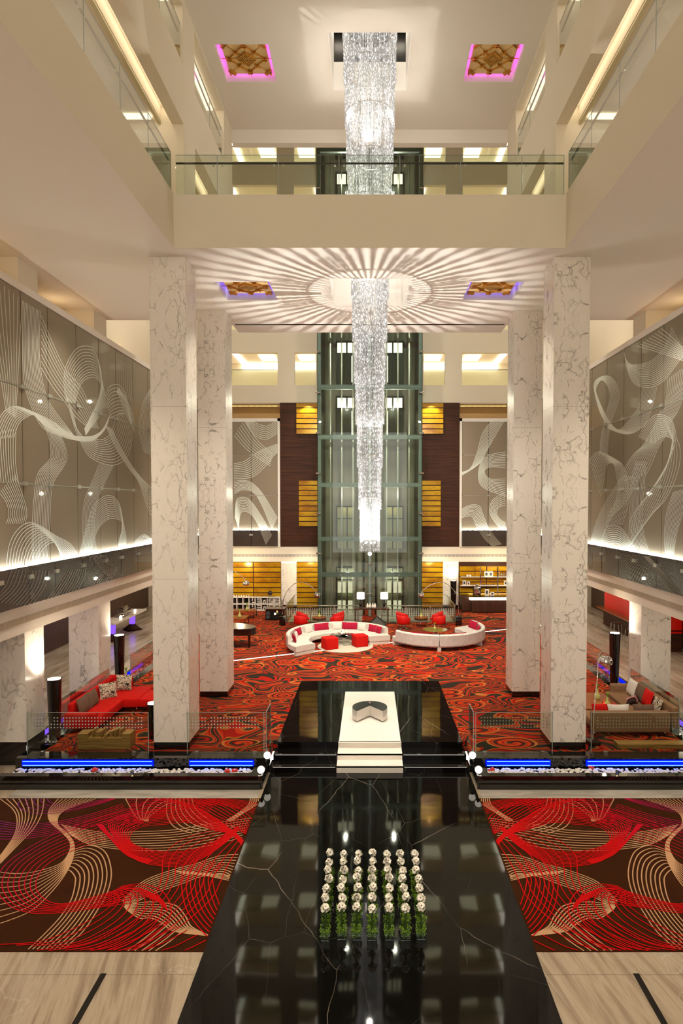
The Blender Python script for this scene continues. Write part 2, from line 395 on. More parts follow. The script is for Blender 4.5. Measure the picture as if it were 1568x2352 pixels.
def m_crystal():
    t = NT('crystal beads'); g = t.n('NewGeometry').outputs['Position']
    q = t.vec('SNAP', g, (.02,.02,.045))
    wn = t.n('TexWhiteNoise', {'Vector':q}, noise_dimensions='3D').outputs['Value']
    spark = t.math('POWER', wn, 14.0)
    e = t.n('Emission', {'Color':(1,.97,.92,1), 'Strength':t.math('ADD', .10, t.math('MULTIPLY', spark, 2.0))})  # bead glints and a faint base glow put in as emission
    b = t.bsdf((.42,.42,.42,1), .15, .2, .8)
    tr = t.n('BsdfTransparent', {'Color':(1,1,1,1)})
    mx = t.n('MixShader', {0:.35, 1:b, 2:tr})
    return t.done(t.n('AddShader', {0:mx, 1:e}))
M['crystal'] = m_crystal()
# ================================================================== THE SETTING
LOW = -.45          # front lobby floor; the lounge floor is z = 0
XS = 9.3            # face of the side walls
YB = 39.0           # face of the back wall
ZA = 3.3            # arcade head on the side walls
ZS = 13.42          # soffit below the galleries
ZC = 20.6           # upper ceiling
XE = 5.1            # edge of the galleries
colY = ((16.6, 17.6), (21.15, 22.12))
# floors
b = MB(); b.box(-16, 16, -9, 16.6, LOW-.3, LOW); struct('floor', b, M['trav_floor'])
b = MB(); b.grid([-8.9,8.9],[16.42,YB+.4],[(-2.76,2.76,16.4,17.2)],-.3,-.002,'z'); struct('floor_lounge', b, M['carpet'])
for s, nm in ((-1,'left'),(1,'right')):
    b = MB(); b.box(min(s*8.9,s*16), max(s*8.9,s*16), 16.6, YB+4, LOW-.3, LOW-.001); struct('floor_'+nm, b, M['travertine'])
b = MB(); b.box(-8.9, -2.75, 14.72, 15.16, LOW, LOW+.006); b.box(2.75, 8.9, 14.72, 15.16, LOW, LOW+.006); struct('trim_1', b, M['greystrip'])
b = MB(); b.box(-2.67, 2.67, -6, 16.2, LOW-.1, LOW+.006); struct('floor_runway', b, M['black_marble'])
b = MB(); b.box(-16,-2.68,9.128,9.134,LOW,LOW+.001); b.box(2.68,16,9.128,9.134,LOW,LOW+.001); struct('trim_8', b, plain('floor joint','#6a5c4a',.6))
# black inlay bars in the front floor
for s, wd in ((-1,'left'),(1,'right')):
    b = MB(); b.box(-.045,.045,-2.2,2.2,0,.008)
    solo('floor_inlay', b, M['black'], 'black inlay bar in the beige marble floor, %s of the black runway' % wd, 'inlay', (s*4.08, 6.95, LOW))
# dais and steps
b = MB()
b.box(-2.62, 2.62, 17.1, 23.05, -.2, .012)
b.box(-2.66, 2.66, 16.62, 17.1, -.44, -.15); b.box(-2.7, 2.7, 16.17, 16.62, -.44, -.30)
struct('floor_dais', b, M['black_marble'])
b = MB()
b.box(-.875,.875,17.0,21.68,.013,.03); b.box(-.89,.89,17.06,17.1,-.145,.03)
b.box(-.89,.89,16.56,17.06,-.149,-.12); b.box(-.89,.89,16.56,16.6,-.3,-.12)
b.box(-.89,.89,16.11,16.56,-.299,-.27); b.box(-.89,.89,16.11,16.15,-.44,-.27)
solo('white_runner', b, plain('white marble runner', '#f4ede2', .3, var=.03), 'white marble runner with two steps laid over the black dais', 'runner')
k = 0
for yy, zz in ((16.62,-.15),(16.17,-.30)):
    for s in (-1,1):
        b = MB(); b.box(min(s*.93,s*2.6),max(s*.93,s*2.6),yy-.008,yy+.004,zz-.016,zz-.004)
        solo('step_light', b, M['stepled'], 'thin white light line under the %s step nosing, %s of the white runner' % (('upper','lower')[k//2], ('left','right')[s>0]), 'step light', group='step nosing lights'); k += 1
# ceilings
panel_holes = [(-4.68,-3.0,18.5,20.15),(3.0,4.68,18.5,20.15)]
b = MB(); b.grid([-XE,XE],[16.1,23.9], panel_holes+[(-1.22,1.22,18.2,20.68)], ZS, 14.76, 'z'); struct('ceiling', b, M['ceil'])
b = MB(); b.grid([-XE,XE],[-9,22.95], [(-4.7,-3.04,18.75,20.42),(3.04,4.7,18.75,20.42),(-1.22,1.22,18.3,20.8)], ZC, ZC+1.6, 'z'); struct('ceiling_upper', b, M['ceil'])
b = MB(); b.box(-XE,XE,22.95,23.25,20.12,22.2); struct('trim_2', b, M['ceil'])
b = MB(); b.box(-5.0,5.0,22.76,22.92,ZS-.006,ZS+.02); struct('trim_3', b, M['black'])
b = MB(); b.box(-XE-.02,XE+.02,16.06,16.1,ZS,14.79); struct('wall_bridge', b, M['paint'])
for s, nm in ((-1,'left'),(1,'right')):
    def xx(a, c): return (min(s*a,s*c), max(s*a,s*c))
    # gallery soffit
    b = MB(); x0,x1 = xx(XE+.003, 11.2); b.box(x0,x1,-9,22.3,ZS,13.9); struct('ceiling_'+nm, b, M['soffit'])
    # inner wall: gallery fascia, openings on two levels, piers
    b = MB(); x0,x1 = xx(XE, XE+.32)
    b.grid([-9, 22.95],[ZS+.001, ZC+.35],[(-9,17.0,14.82,17.16),(18.1,21.7,14.82,17.16),(-9,17.0,18.75,20.35),(18.1,21.7,18.75,20.5)], x0, x1, 'x')
    struct('wall_%s_gallery' % nm, b, M['paint'])
    b = MB()
    for y0,y1 in ((17.0,18.1),(21.7,22.95)): a,c = xx(XE+.3, XE+1.2); b.box(a,c,y0+.01,y1-.01,13.9,22)
    struct('wall_%s_piers' % nm, b, M['paint'])
    # gallery floors / ceilings seen from below
    b = MB()
    a,c = xx(XE+.02, 11.2); b.box(a,c,-9,23.2,13.91,14.78)
    a,c = xx(XE+.62, 11.2); b.box(a,c,-9,23.2,17.22,18.7); a,c = xx(XE+.02, XE+.33); b.box(a,c,-9,23.2,17.5,18.7)
    a,c = xx(XE+.02, XE+.7); b.box(a,c,-9,23.2,17.62,17.9)
    a,c = xx(XE+.62, 11.2); b.box(a,c,-9,23.2,20.5,22)
    struct('ceiling_%s_gallery' % nm, b, M['paint'])
    b = MB(); a,c = xx(XE+1.15,11.2); b.box(a,c,17.05,17.3,13.9,22); b.box(a,c,22.6,22.9,13.9,22); struct('wall_%s_gallery_end' % nm, b, M['paint'])
    b = MB(); a,c = xx(11.2,11.4); b.box(a,c,-9,23.2,13.4,22); struct('wall_%s_gallery_back' % nm, b, M['paint'])
    b = MB(); a,c = xx(XE+.62, XE+.70); b.box(a,c,-9,17,17.16,17.24); b.box(a,c,18.1,21.7,17.16,17.24); struct('trim_%s_gallery' % nm, b, M['trimtan'])
    b = MB(); a,c = xx(XE+.40, XE+.52); b.box(a,c,-4,16.95,17.56,17.6); b.box(a,c,18.2,21.6,17.56,17.6)
    solo('cove_light', b, M['cove'], 'long white cove light in the lower gallery ceiling, %s side' % nm, 'cove light', group='gallery cove lights')
    b = MB(); a,c = xx(XE+.8, XE+3.0); b.box(a,c,16.6,16.8,17.16,17.2)
    solo('cove_light', b, M['cove'], 'short cross cove light at the end of the %s lower gallery' % nm, 'cove light', group='gallery cove lights')
    b = MB(); a,c = xx(XE+.36, XE+.58); b.box(a,c,18.2,21.6,20.44,20.48); b.box(a,c,12,16.9,20.38,20.42)
    solo('cove_light', b, M['cove'], 'white cove light in the upper gallery ceiling, %s side' % nm, 'cove light', group='gallery cove lights')
    b = MB(); a,c = xx(6.3,6.34); b.box(a-.02,c+.02,19.0,20.9,17.195,17.222)
    solo('air_grille', b, M['darkmetal'], 'dark slot air grille in the gallery ceiling, %s side' % nm, 'grille')
    # side wall: frame, arcade head, grille
    b = MB(); a,c = xx(XS-.04, XS+.15); b.box(a,c,11,YB,12.42,12.62); a,c = xx(XS+.02, XS+.15); b.box(a,c,11,YB,3.3,12.42); struct('wall_'+nm, b, M['white'])
    b = MB(); a,c = xx(XS-.05, XS+.35); b.box(a,c,11,YB,ZA,4.03); b.build; struct('wall_%s_arcade_head' % nm, b, M['soffit'])
    g = thing('air_grille', 'long slotted air grille along the %s arcade head' % nm, 'grille', (s*(XS-.055), 25, 3.66))
    bb = MB(); bb.box(-.012,.012,-14,14-.05,-.085,.085); part(g,'grille_frame',bb,plain('taupe grille %s'%nm,'#a08f78',.5))
    bb = MB()
    for i in range(33): y = -13.9+i*.85; bb.box(-.016,.016,y,y+.02,-.085,.085)
    for z in range(6): bb.box(-.015,.015,-14,14-.05,-.072+z*.028,-.064+z*.028)
    part(g,'slats',bb,plain('grille slats %s'%nm,'#c4b39a',.5))
    # arcade ceiling and corridor outer wall
    b = MB(); a,c = xx(XS+.1, 16); b.box(a,c,11,YB+4,ZA+.02,ZA+.5); struct('ceiling_%s_arcade' % nm, b, M['soffit'])
    b = MB(); a,c = xx(15.6,16); b.box(a,c,-9,YB+4,LOW,ZA+.5); struct('wall_%s_corridor' % nm, b, M['wood_v'])
    b = MB(); a,c = xx(9.2,16); b.box(a,c,YB+3.8,YB+4.1,LOW,ZA+.5); b.box(a,c,YB+.3,YB+.31,ZA+.02,4); struct('wall_%s_corridor_end' % nm, b, M['paint'])
    # recess above the side panels
    b = MB(); a,c = xx(10.6,10.9); b.box(a,c,-9,30.5,12.0,ZS); struct('wall_%s_recess' % nm, b, M['tan'])
    b = MB(); a,c = xx(10.6,11.2); b.box(a,c,22.3,YB+5,12.0,38); struct('wall_%s_atrium' % nm, b, M['paint'])
    b = MB(); a,c = xx(XS+.3,10.6); b.box(a,c,11,YB,11.8,12.3); struct('trim_%s_ledge' % nm, b, M['tan'])
    b = MB(); a,c = xx(10.4,16); b.box(a,c,-9,11,LOW,22); struct('wall_%s_front' % nm, b, M['paint'])
b = MB(); b.grid([-16,16],[LOW,23],[(-5,5,0.2,19.5)],-9.4,-9,'y'); struct('wall_front', b, M['paint'])  # unseen wall; its opening is added to admit the frontal fill
# columns
nmx = {-1:'left', 1:'right'}
def column(x0,x1,y0,y1,zb,zt,label):
    t = thing('column', label, 'column', ((x0+x1)/2,(y0+y1)/2,zb), 0, 'marble columns')
    w, d = (x1-x0)/2, (y1-y0)/2
    bb = MB(); bb.box(-w,w,-d,d,.2-0.0,zt-zb)
    part(t,'shaft',bb,M['marble'])
    bb = MB(); bb.box(-w+.004,w-.004,-d+.004,d-.004,0,.2); part(t,'base',bb,M['gloss_black'],'black stone base')
for s in (-1,1):
    for j,(y0,y1) in enumerate(colY):
        x0,x1 = min(s*4.97,s*5.94),max(s*4.97,s*5.94)
        column(x0,x1,y0,y1,0.0,ZS-.003,'tall square white marble column, %s of the dais, %s' % (nmx[s], ('front one beside the black planter','rear one on the patterned carpet')[j]))
        x0,x1 = min(s*9.46,s*10.5),max(s*9.46,s*10.5)
        t = thing('column', 'marble arcade column under the %s etched wall, %s' % (nmx[s], ('nearest the planter','second along')[j]), 'column', ((x0+x1)/2,(y0+y1)/2,0),0,'marble columns')
        bb = MB(); bb.box(-.52,.52,-.49,.49,.2,ZA-.002); part(t,'shaft',bb,M['marble'])
        bb = MB(); bb.box(-.515,.515,-.485,.485,LOW,.2); part(t,'base',bb,M['gloss_black'],'black stone base')
        bb = MB(); bb.box(-.5,.5,-.49,.49,12.305,ZS-.002)
        solo('pier', bb, M['paint'], 'plain white pier above the %s etched wall, over the %s arcade column' % (nmx[s], ('first','second')[j]), 'pier', ((x0+x1)/2,(y0+y1)/2,0))
# coffers: gold relief in a coloured cove
def coffer(cx, y0, y1, z, gl, label, hw=.83):
    cy = (y0+y1)/2; hd = (y1-y0)/2
    t = thing('ceiling_coffer', label, 'ceiling panel', (cx,cy,z), 0, 'gold relief coffers')
    bb = MB()
    bb.box(-hw,hw,-hd,hd,.36,.42)
    for a in (-1,1): bb.box(min(a*(hw-.02),a*hw),max(a*(hw-.02),a*hw),-hd,hd,-.015,.36); bb.box(-hw,hw,min(a*(hd-.02),a*hd),max(a*(hd-.02),a*hd),-.015,.36)
    part(t,'recess',bb,M['white'])
    bb = MB(); w, d = hw-.15, hd-.15
    bb.box(-w,w,-d,d,.16,.22); part(t,'relief_panel',bb,M['relief']); bb = MB()
    def sl(x,y,l,th,rot,h=.05):
        c_,s_ = math.cos(rot),math.sin(rot)
        p = [(-l/2,-th/2),(l/2,-th/2),(l/2,th/2),(-l/2,th/2)]
        bb.prism([(x+a*c_-e*s_, y+a*s_+e*c_) for a,e in p], .16-h*1.3, .16)
    for r in (.30,.24,.17,.10,.05):
        for q in range(4):
            a = q*math.pi/2; sl(r*.5*math.sqrt(2)*math.cos(a+math.pi/4)*.707*1.4, r*.5*math.sqrt(2)*math.sin(a+math.pi/4)*.707*1.4, r*1.35, .022, a+math.pi/4+math.pi/2, .05)
    for q in range(4):
        a = q*math.pi/2
        ex, ey = .56*math.cos(a), .56*math.sin(a)
        for i in (-1,0,1):
            for j in (-1,1): sl(ex+i*.05, ey+j*.045, .07,.022, math.pi/4*(1 if (i+j)%2 else -1), .06)
        mx, my = .40*math.cos(a+math.pi/4), .40*math.sin(a+math.pi/4)
        for i in (-1,1): sl(mx+i*.04,my+i*.035,.11,.02,math.pi/4,.06); sl(mx+i*.03,my-i*.04,.09,.02,-math.pi/4,.06)
        for e in (-1,1):
            da = a+math.pi/4+e*.48; sl(.46*math.cos(da),.46*math.sin(da),.16,.016,a+math.pi*.75,.04)
        qx, qy = .82*math.cos(a+math.pi/4), .82*math.sin(a+math.pi/4)
        for i in (-1,0,1): sl(qx+i*.035*math.cos(a+math.pi/4), qy+i*.035*math.sin(a+math.pi/4), .26,.018, a+math.pi*.75, .05)
        sl(qx*1.12,qy*1.12,.06,.06,0,.05)
    for q in range(2): sl(0,0,1.86,.012,math.pi/4+q*math.pi/2,.012)
    for q in range(4):
        a = q*math.pi/2+math.pi/4; sl(.396*math.cos(a),.396*math.sin(a),.86,.012,a+math.pi/2,.012)
        sl(.40*math.cos(a-math.pi/4),.40*math.sin(a-math.pi/4),.82,.012,a-math.pi/4,.012)
    part(t,'raised_ornament',bb,M['ornament'],'raised gilt ornament')
    bb = MB()
    for a in (-1,1): bb.box(min(a*(hw-.20),a*(hw-.16)),max(a*(hw-.20),a*(hw-.16)),-hd+.2,hd-.2,.225,.255); bb.box(-hw+.2,hw-.2,min(a*(hd-.20),a*(hd-.16)),max(a*(hd-.20),a*(hd-.16)),.225,.255)
    part(t,'cove_strip',bb,gl)
for s in (-1,1):
    coffer(s*3.84,18.5,20.15,ZS+.02,M['violetl'],'gold relief ceiling panel with violet glow in the lower ceiling, %s' % nmx[s])
    coffer(s*3.87,18.75,20.42,ZC+.02,M['magl'],'gold relief ceiling panel with pink glow in the upper ceiling, %s' % nmx[s])
# chandelier wells
b = MB()
for a in (-1,1): b.box(min(a*1.20,a*1.23),max(a*1.20,a*1.23),18.2,20.68,ZS-.004,14.78); 
b.box(-1.22,1.22,18.19,18.215,ZS-.004,14.78); b.box(-1.22,1.22,20.665,20.69,ZS-.004,14.78); struct('trim_4', b, M['white'])
b = MB()
for a in (-1,1): b.box(min(a*1.20,a*1.24),max(a*1.20,a*1.24),18.3,20.8,ZC-.006,22.4)
b.box(-1.22,1.22,20.76,20.82,ZC-.006,21.5); struct('trim_5', b, M['white'])
b = MB(); b.box(-1.3,1.3,18.2,20.9,22.4,22.5); b.box(-1.2,1.2,20.77,20.8,21.5,22.4); struct('ceiling_well', b, M['darkmetal'])
k = 0
for s in (-1,1):
    for y in (18.75,20.3):
        b = MB(); b.box(-.22,.22,-.12,.12,0,.1)
        solo('well_light', b, M['bulb'], 'square lamp in the dark well above the chandelier, %s %s' % (nmx[s], ('near','far')[k%2]), 'lamp', (s*.98,y,22.28), 0, 'chandelier well lamps'); k += 1
# ================================================================== BACK WALL
XF, XW0, XW1 = 5.84, 5.72, 3.2
lvl = [14.31+3.5*i for i in range(7)]
holes = []
for z in lvl: holes += [(-8.9,-5.86,z,z+2.06),(-4.78,-3.42,z,z+2.06),(3.42,4.78,z,z+2.06),(5.86,8.9,z,z+2.06)]
b = MB(); b.grid([-10.6,10.6],[13.2,39],holes+[(-3.25,3.25,13.2,39)],YB,YB+.3,'y'); struct('wall_back', b, M['paint'])
b = MB(); b.box(-10.6,-3.25,YB-.05,YB+.3,3.06,4.02); b.box(3.25,10.6,YB-.05,YB+.3,3.06,4.02); struct('wall_back_head', b, M['soffit'])
for s in (-1,1):
    g = thing('air_grille', 'slotted air grille across the back wall head, %s of the lift shaft' % nmx[s], 'grille', (s*6.1,YB-.06,3.47))
    bb = MB(); bb.box(-2.9,2.9,-.012,.012,-.085,.085); part(g,'grille_frame',bb,plain('grey grille %s'%nmx[s],'#9a9186',.5))
    bb = MB()
    for i in range(23): x = -2.88+i*.25; bb.box(x,x+.015,-.018,.018,-.085,.085)
    for z in range(6): bb.box(-2.89,2.89,-.016,.016,-.072+z*.028,-.066+z*.028)
    part(g,'slats',bb,M['white'])
b = MB(); b.box(-10.6,10.6,YB+7,YB+7.2,LOW,39); struct('wall_back_far', b, M['paint'])
b = MB()
for z in lvl: b.box(-10.6,-3.3,YB+.3,YB+7,z-1.4+.5,z-.04); b.box(3.3,10.6,YB+.3,YB+7,z-1.4+.5,z-.04)
b.box(-10.6,10.6,22.3,YB+7,38.5,39)
b.box(-XE,XE,23.25,23.6,20.6,38.5)
struct('ceiling_back', b, M['paint'])
b = MB(); b.box(-10.6,-5.1,22.0,22.3,20.6,38.6); b.box(5.1,10.6,22.0,22.3,20.6,38.6); b.box(-5.1,5.1,23.2,23.3,22,38.6); struct('wall_atrium_front', b, M['paint'])
WORDS = ['lowest','second','third','fourth','fifth','sixth','topmost']
for i, z in enumerate(lvl):
    for s in (-1,1):
        zc = z+2.56
        b = MB(); b.box(min(s*3.5,s*9.2),max(s*3.5,s*9.2),YB+5.2,YB+5.3,zc-.40,zc-.03)
        a = (min(s*8.85,s*9.2),max(s*8.85,s*9.2)); b.box(a[0],a[1],YB+.6,YB+5.2,zc-.08,zc-.03); b.box(min(s*3.5,s*9.2),max(s*3.5,s*9.2),YB+.62,YB+.86,zc-.08,zc-.03)
        a = (min(s*3.42,s*3.6),max(s*3.42,s*3.6)); b.box(a[0],a[1],YB+.7,YB+5.2,zc-.08,zc-.03)
        solo('cove_light', b, M['cove_b'], 'white cove light in the %s balcony corridor on the back wall, %s of the lift' % (WORDS[i], nmx[s]), 'cove light', group='back balcony cove lights')
        for x in (4.35,7.0):
            b = MB(); b.box(s*x-.55,s*x+.55,YB+2.6,YB+4.0,zc-.09,zc-.04)
            solo('ceiling_light', b, M['coffer_glow'], 'lit square panel in the %s balcony corridor ceiling, %s of the lift, %s' % (WORDS[i], nmx[s], 'inner' if x < 5 else 'outer'), 'ceiling light', group='back balcony ceiling lights')
        g = thing('balustrade', 'glass balustrade of the %s back wall balcony, %s of the lift' % (WORDS[i], nmx[s]), 'railing', (0,YB+.12,z), 0, 'back balcony balustrades')
        for x0,x1 in ((5.87,8.9),(3.43,4.77)):
            bb = MB(); bb.box(min(s*x0,s*x1),max(s*x0,s*x1),-.008,.008,0,.98); part(g,'glass_pane',bb,M['glass'])
            bb = MB(); bb.box(min(s*x0,s*x1),max(s*x0,s*x1),-.03,.03,.98,1.03); part(g,'handrail',bb,M['steel'],'steel handrail')
b = MB(); b.box(-10.4,-3.3,YB+5.35,YB+5.5,14,38.5); b.box(3.3,10.4,YB+5.35,YB+5.5,14,38.5); struct('wall_corridor_back', b, M['paint'])
# wood wall with amber slats
b = MB()
for s in (-1,1): b.box(min(s*3.2,s*5.72),max(s*3.2,s*5.72),YB-.03,YB+.28,4.03,13.2)
struct('wall_wood', b, M['wood'])
b = MB()
for s in (-1,1): b.box(min(s*5.72,s*5.86),max(s*5.72,s*5.86),YB-.16,YB+.1,4.03,12.2); b.box(min(s*5.72,s*9.25),max(s*5.72,s*9.25),YB-.16,YB+.1,12.02,12.2)
struct('trim_6', b, M['white'])
def gold_panel(label, x0, x1, z0, z1, n, y=YB-.05, cols=1):
    t = thing('amber_panel', label, 'wall panel', ((x0+x1)/2, y, z0), 0, 'amber slat panels')
    w = (x1-x0)/2; h = (z1-z0)/n
    bb = MB(); bb.box(-w,w,.0,.05,0,z1-z0); part(t,'backing',bb,M['wood'],'dark gaps between the slats')
    cw = 2*w/cols
    for c in range(cols):
        for i in range(n):
            bb = MB(); bb.box(-w+c*cw+.03*(c>0),-w+(c+1)*cw-.03*(c<cols-1),-.03,-.001,i*h+.03,(i+1)*h-.03); part(t,'slat',bb,M['gold'])
for s in (-1,1):
    def mm(a,c): return (min(s*a,s*c),max(s*a,s*c))
    a,c = mm(3.26,4.66); gold_panel('amber slat panel high on the dark wood wall, %s of the lift shaft' % nmx[s],a,c,11.2,13.19,6,YB-.09)
    a,c = mm(3.26,4.52); gold_panel('amber slat panel halfway up the dark wood wall, %s of the lift shaft' % nmx[s],a,c,5.32,8.28,9,YB-.09)
    a,c = mm(3.26,4.68); gold_panel('tall amber slat panel at ground level beside the lift, %s' % nmx[s],a,c,.1,3.05,9,YB-.06)
    x = s*5.18
    t = thing('pilaster', 'pale marble pilaster on the ground floor back wall, %s of the lift' % nmx[s], 'pilaster', (x,YB,0))
    bb = MB(); bb.box(-.5,.5,-.05,.3,.3,3.0); part(t,'shaft',bb,M['marble']); bb = MB(); bb.box(-.5,.5,-.055,.3,0,.3); part(t,'base',bb,M['gloss_black'],'black stone base')
    bb = MB(); bb.box(-.48,.48,-.09,-.06,0,.05); solo('light_strip', bb, M['led'], 'bright light strip at the head of the %s marble pilaster' % nmx[s], 'light', (x,YB,3.0))
gold_panel('wide amber slat wall behind the white cubby shelves', -9.2,-5.7,.75,3.05,7,YB-.06,2)
gold_panel('wide amber slat wall behind the bar shelves', 5.75,9.2,.4,2.8,7,YB-.06,2)
b = MB(); b.box(5.7,9.25,YB-.07,YB+.3,2.8,3.06); b.box(5.7,9.25,YB-.02,YB+.3,0,2.8); b.box(-9.25,-3.2,YB-.02,YB+.3,0,3.06); b.box(3.2,5.7,YB-.02,YB+.3,0,3.06); struct('wall_back_ground', b, M['wood'])
# gap above the etched bays: rows of small warm lights
for s in (-1,1):
    t = thing('slot_light', 'row of small warm lights above the %s etched bay of the back wall' % nmx[s], 'light', (s*7.4,YB+.6,13.05))
    bb = MB(); bb.box(-1.8,1.8,-.3,.6,.06,.14); part(t,'housing',bb,M['tan'])
    for i in range(8):
        bb = MB(); bb.box(-1.5+i*.37,-1.5+i*.37+.33,-.06,.06,.02,.055); part(t,'lamp',bb,M['slotglow'])
b = MB(); b.box(-10.6,-5.8,YB+1.2,YB+1.4,12.2,13.2); b.box(5.8,10.6,YB+1.2,YB+1.4,12.2,13.2); b.box(-10.6,-5.8,YB+.3,YB+1.2,12.0,12.2); b.box(5.8,10.6,YB+.3,YB+1.2,12.0,12.2); struct('wall_slot', b, M['tan'])
# ================================================================== ETCHED GLASS WALLS
def strip(mb, p, q, w, nrm, off):
    # flat ribbon segment from p to q of width w lying on a surface with normal nrm
    p, q = Vector(p), Vector(q); d = q-p
    if d.length < 1e-5: return
    x = d.normalized().cross(nrm)*w/2; o = nrm*off; e = d.normalized()*w*.25
    mb.add([p-x+o-e, p+x+o-e, q+x+o+e, q-x+o+e], [(0,1,2,3)])
def ribbon(mb, pts, w, nrm, off):
    P = [Vector(p) for p in pts]; vs = []
    for i, p in enumerate(P):
        d = P[min(i+1,len(P)-1)]-P[max(i-1,0)]
        if d.length < 1e-6: d = Vector((1,0,.01))
        x = d.normalized().cross(nrm)*w/2; vs += [p-x+nrm*off, p+x+nrm*off]
    mb.add(vs, [(2*i,2*i+1,2*i+3,2*i+2) for i in range(len(P)-1)])
def runs(line, key):
    # split a polyline into runs of points that share a cell
    out = []; cur = None
    for p, q in zip(line, line[1:]):
        k = key((p[0]+q[0])/2, (p[1]+q[1])/2)
        if k is None: cur = None; continue
        if cur and cur[0] == k: cur[1].append(q)
        else: cur = (k,[p,q]); out.append(cur)
    return out
def families(fams, conv, seg=44):
    for f in fams:
        n, A, B = f[0], f[1], f[2]
        ca = catmull([conv(*p) for p in A], seg); cb = catmull([conv(*p) for p in B], seg)
        for i in range(n):
            t = i/(n-1) if n > 1 else 0
            yield [tuple(a[d]*(1-t)+b_[d]*t for d in range(2)) for a, b_ in zip(ca, cb)], f
def etched_wall(name, label, fams, conv, cols, rows, to3, nrm, lw, zdark=5.1):
    t = thing(name, label, 'etched glass wall', (0,0,0))
    cells = {}
    def cell(u, v):
        if not (cols[0] < u < cols[-1] and rows[0] < v < rows[-1]): return None
        return (max(i for i in range(len(cols)) if cols[i] <= u), max(j for j in range(len(rows)) if rows[j] <= v))
    for li, (line, f) in enumerate(families(fams, conv, 60)):
        for k, pts in runs(line, cell): cells.setdefault(k, []).append((li, pts))
    g = .016
    for i in range(len(cols)-1):
        for j in range(len(rows)-1):
            u0,u1,v0,v1 = cols[i]+g,cols[i+1]-g,rows[j]+g*.6,rows[j+1]-g*.6
            drk = rows[j+1] <= zdark+.01
            o = Vector(nrm); c = [Vector(to3(*p)) for p in ((u0,v0),(u1,v0),(u1,v1),(u0,v1))]
            bb = MB(); k_ = .02 if not drk else .15
            bb.add([p - o*.01 for p in c] + [p + o*k_ for p in c], [(0,1,2,3),(7,6,5,4),(0,4,5,1),(1,5,6,2),(2,6,7,3),(3,7,4,0)])
            pn = part(t, 'panel', bb, M['bronze_d' if drk else 'bronze'], 'dark bronze glass panel' if drk else None, fix=True)
            if (i,j) in cells:
                bb = MB()
                for li, pts in cells[(i,j)]: ribbon(bb, [to3(*p) for p in pts], lw, o, k_+.002+li*5e-5)
                part(pn, 'etched_lines', bb, M['etch_d' if drk else 'etch'])
    bb = MB(); o = Vector(nrm); c = [Vector(to3(*p)) for p in ((cols[0],rows[0]),(cols[-1],rows[0]),(cols[-1],rows[-1]),(cols[0],rows[-1]))]
    bb.add([p-o*.006 for p in c]+[p-o*.001 for p in c],[(0,1,2,3),(7,6,5,4),(0,4,5,1),(1,5,6,2),(2,6,7,3),(3,7,4,0)]); part(t,'backing',bb,M['black'],'dark backing seen in the joints',fix=True)
    for i in range(1, len(cols)-1):
        for j in (1,2,3):
            v = (4.8,7.3,9.87)[j-1]
            bb = MB(); c = Vector(to3(cols[i], v)); o = Vector(nrm)
            tx = Vector(to3(cols[i]+1, v))-c
            bb.bar(c-tx*.11+o*(.03 if j > 1 else .16), c+tx*.11+o*(.03 if j > 1 else .16), .11, .11)
            if len(cols)*3 < 100 : part(t, 'clip', bb, M['steel'], 'metal fixing clip')
    bb = MB()
    for v in (7.3,9.87):
        a, c = Vector(to3(cols[0]+.1,v)), Vector(to3(cols[-1]-.1,v)); bb.bar(a+Vector(nrm)*.015, c+Vector(nrm)*.015, .03,.03)
    part(t, 'joint_rail', bb, M['steel'], 'thin steel rail along the panel joints')
    return t
rowsz = [4.05, 5.1, 7.3, 9.87, 12.41]
colsy = [12.0,13.5,15.0,16.35,17.7,19.4,21.0,22.4,24.0,25.6,27.2,28.8,30.4,32.0,33.6,35.2,36.8,38.8]
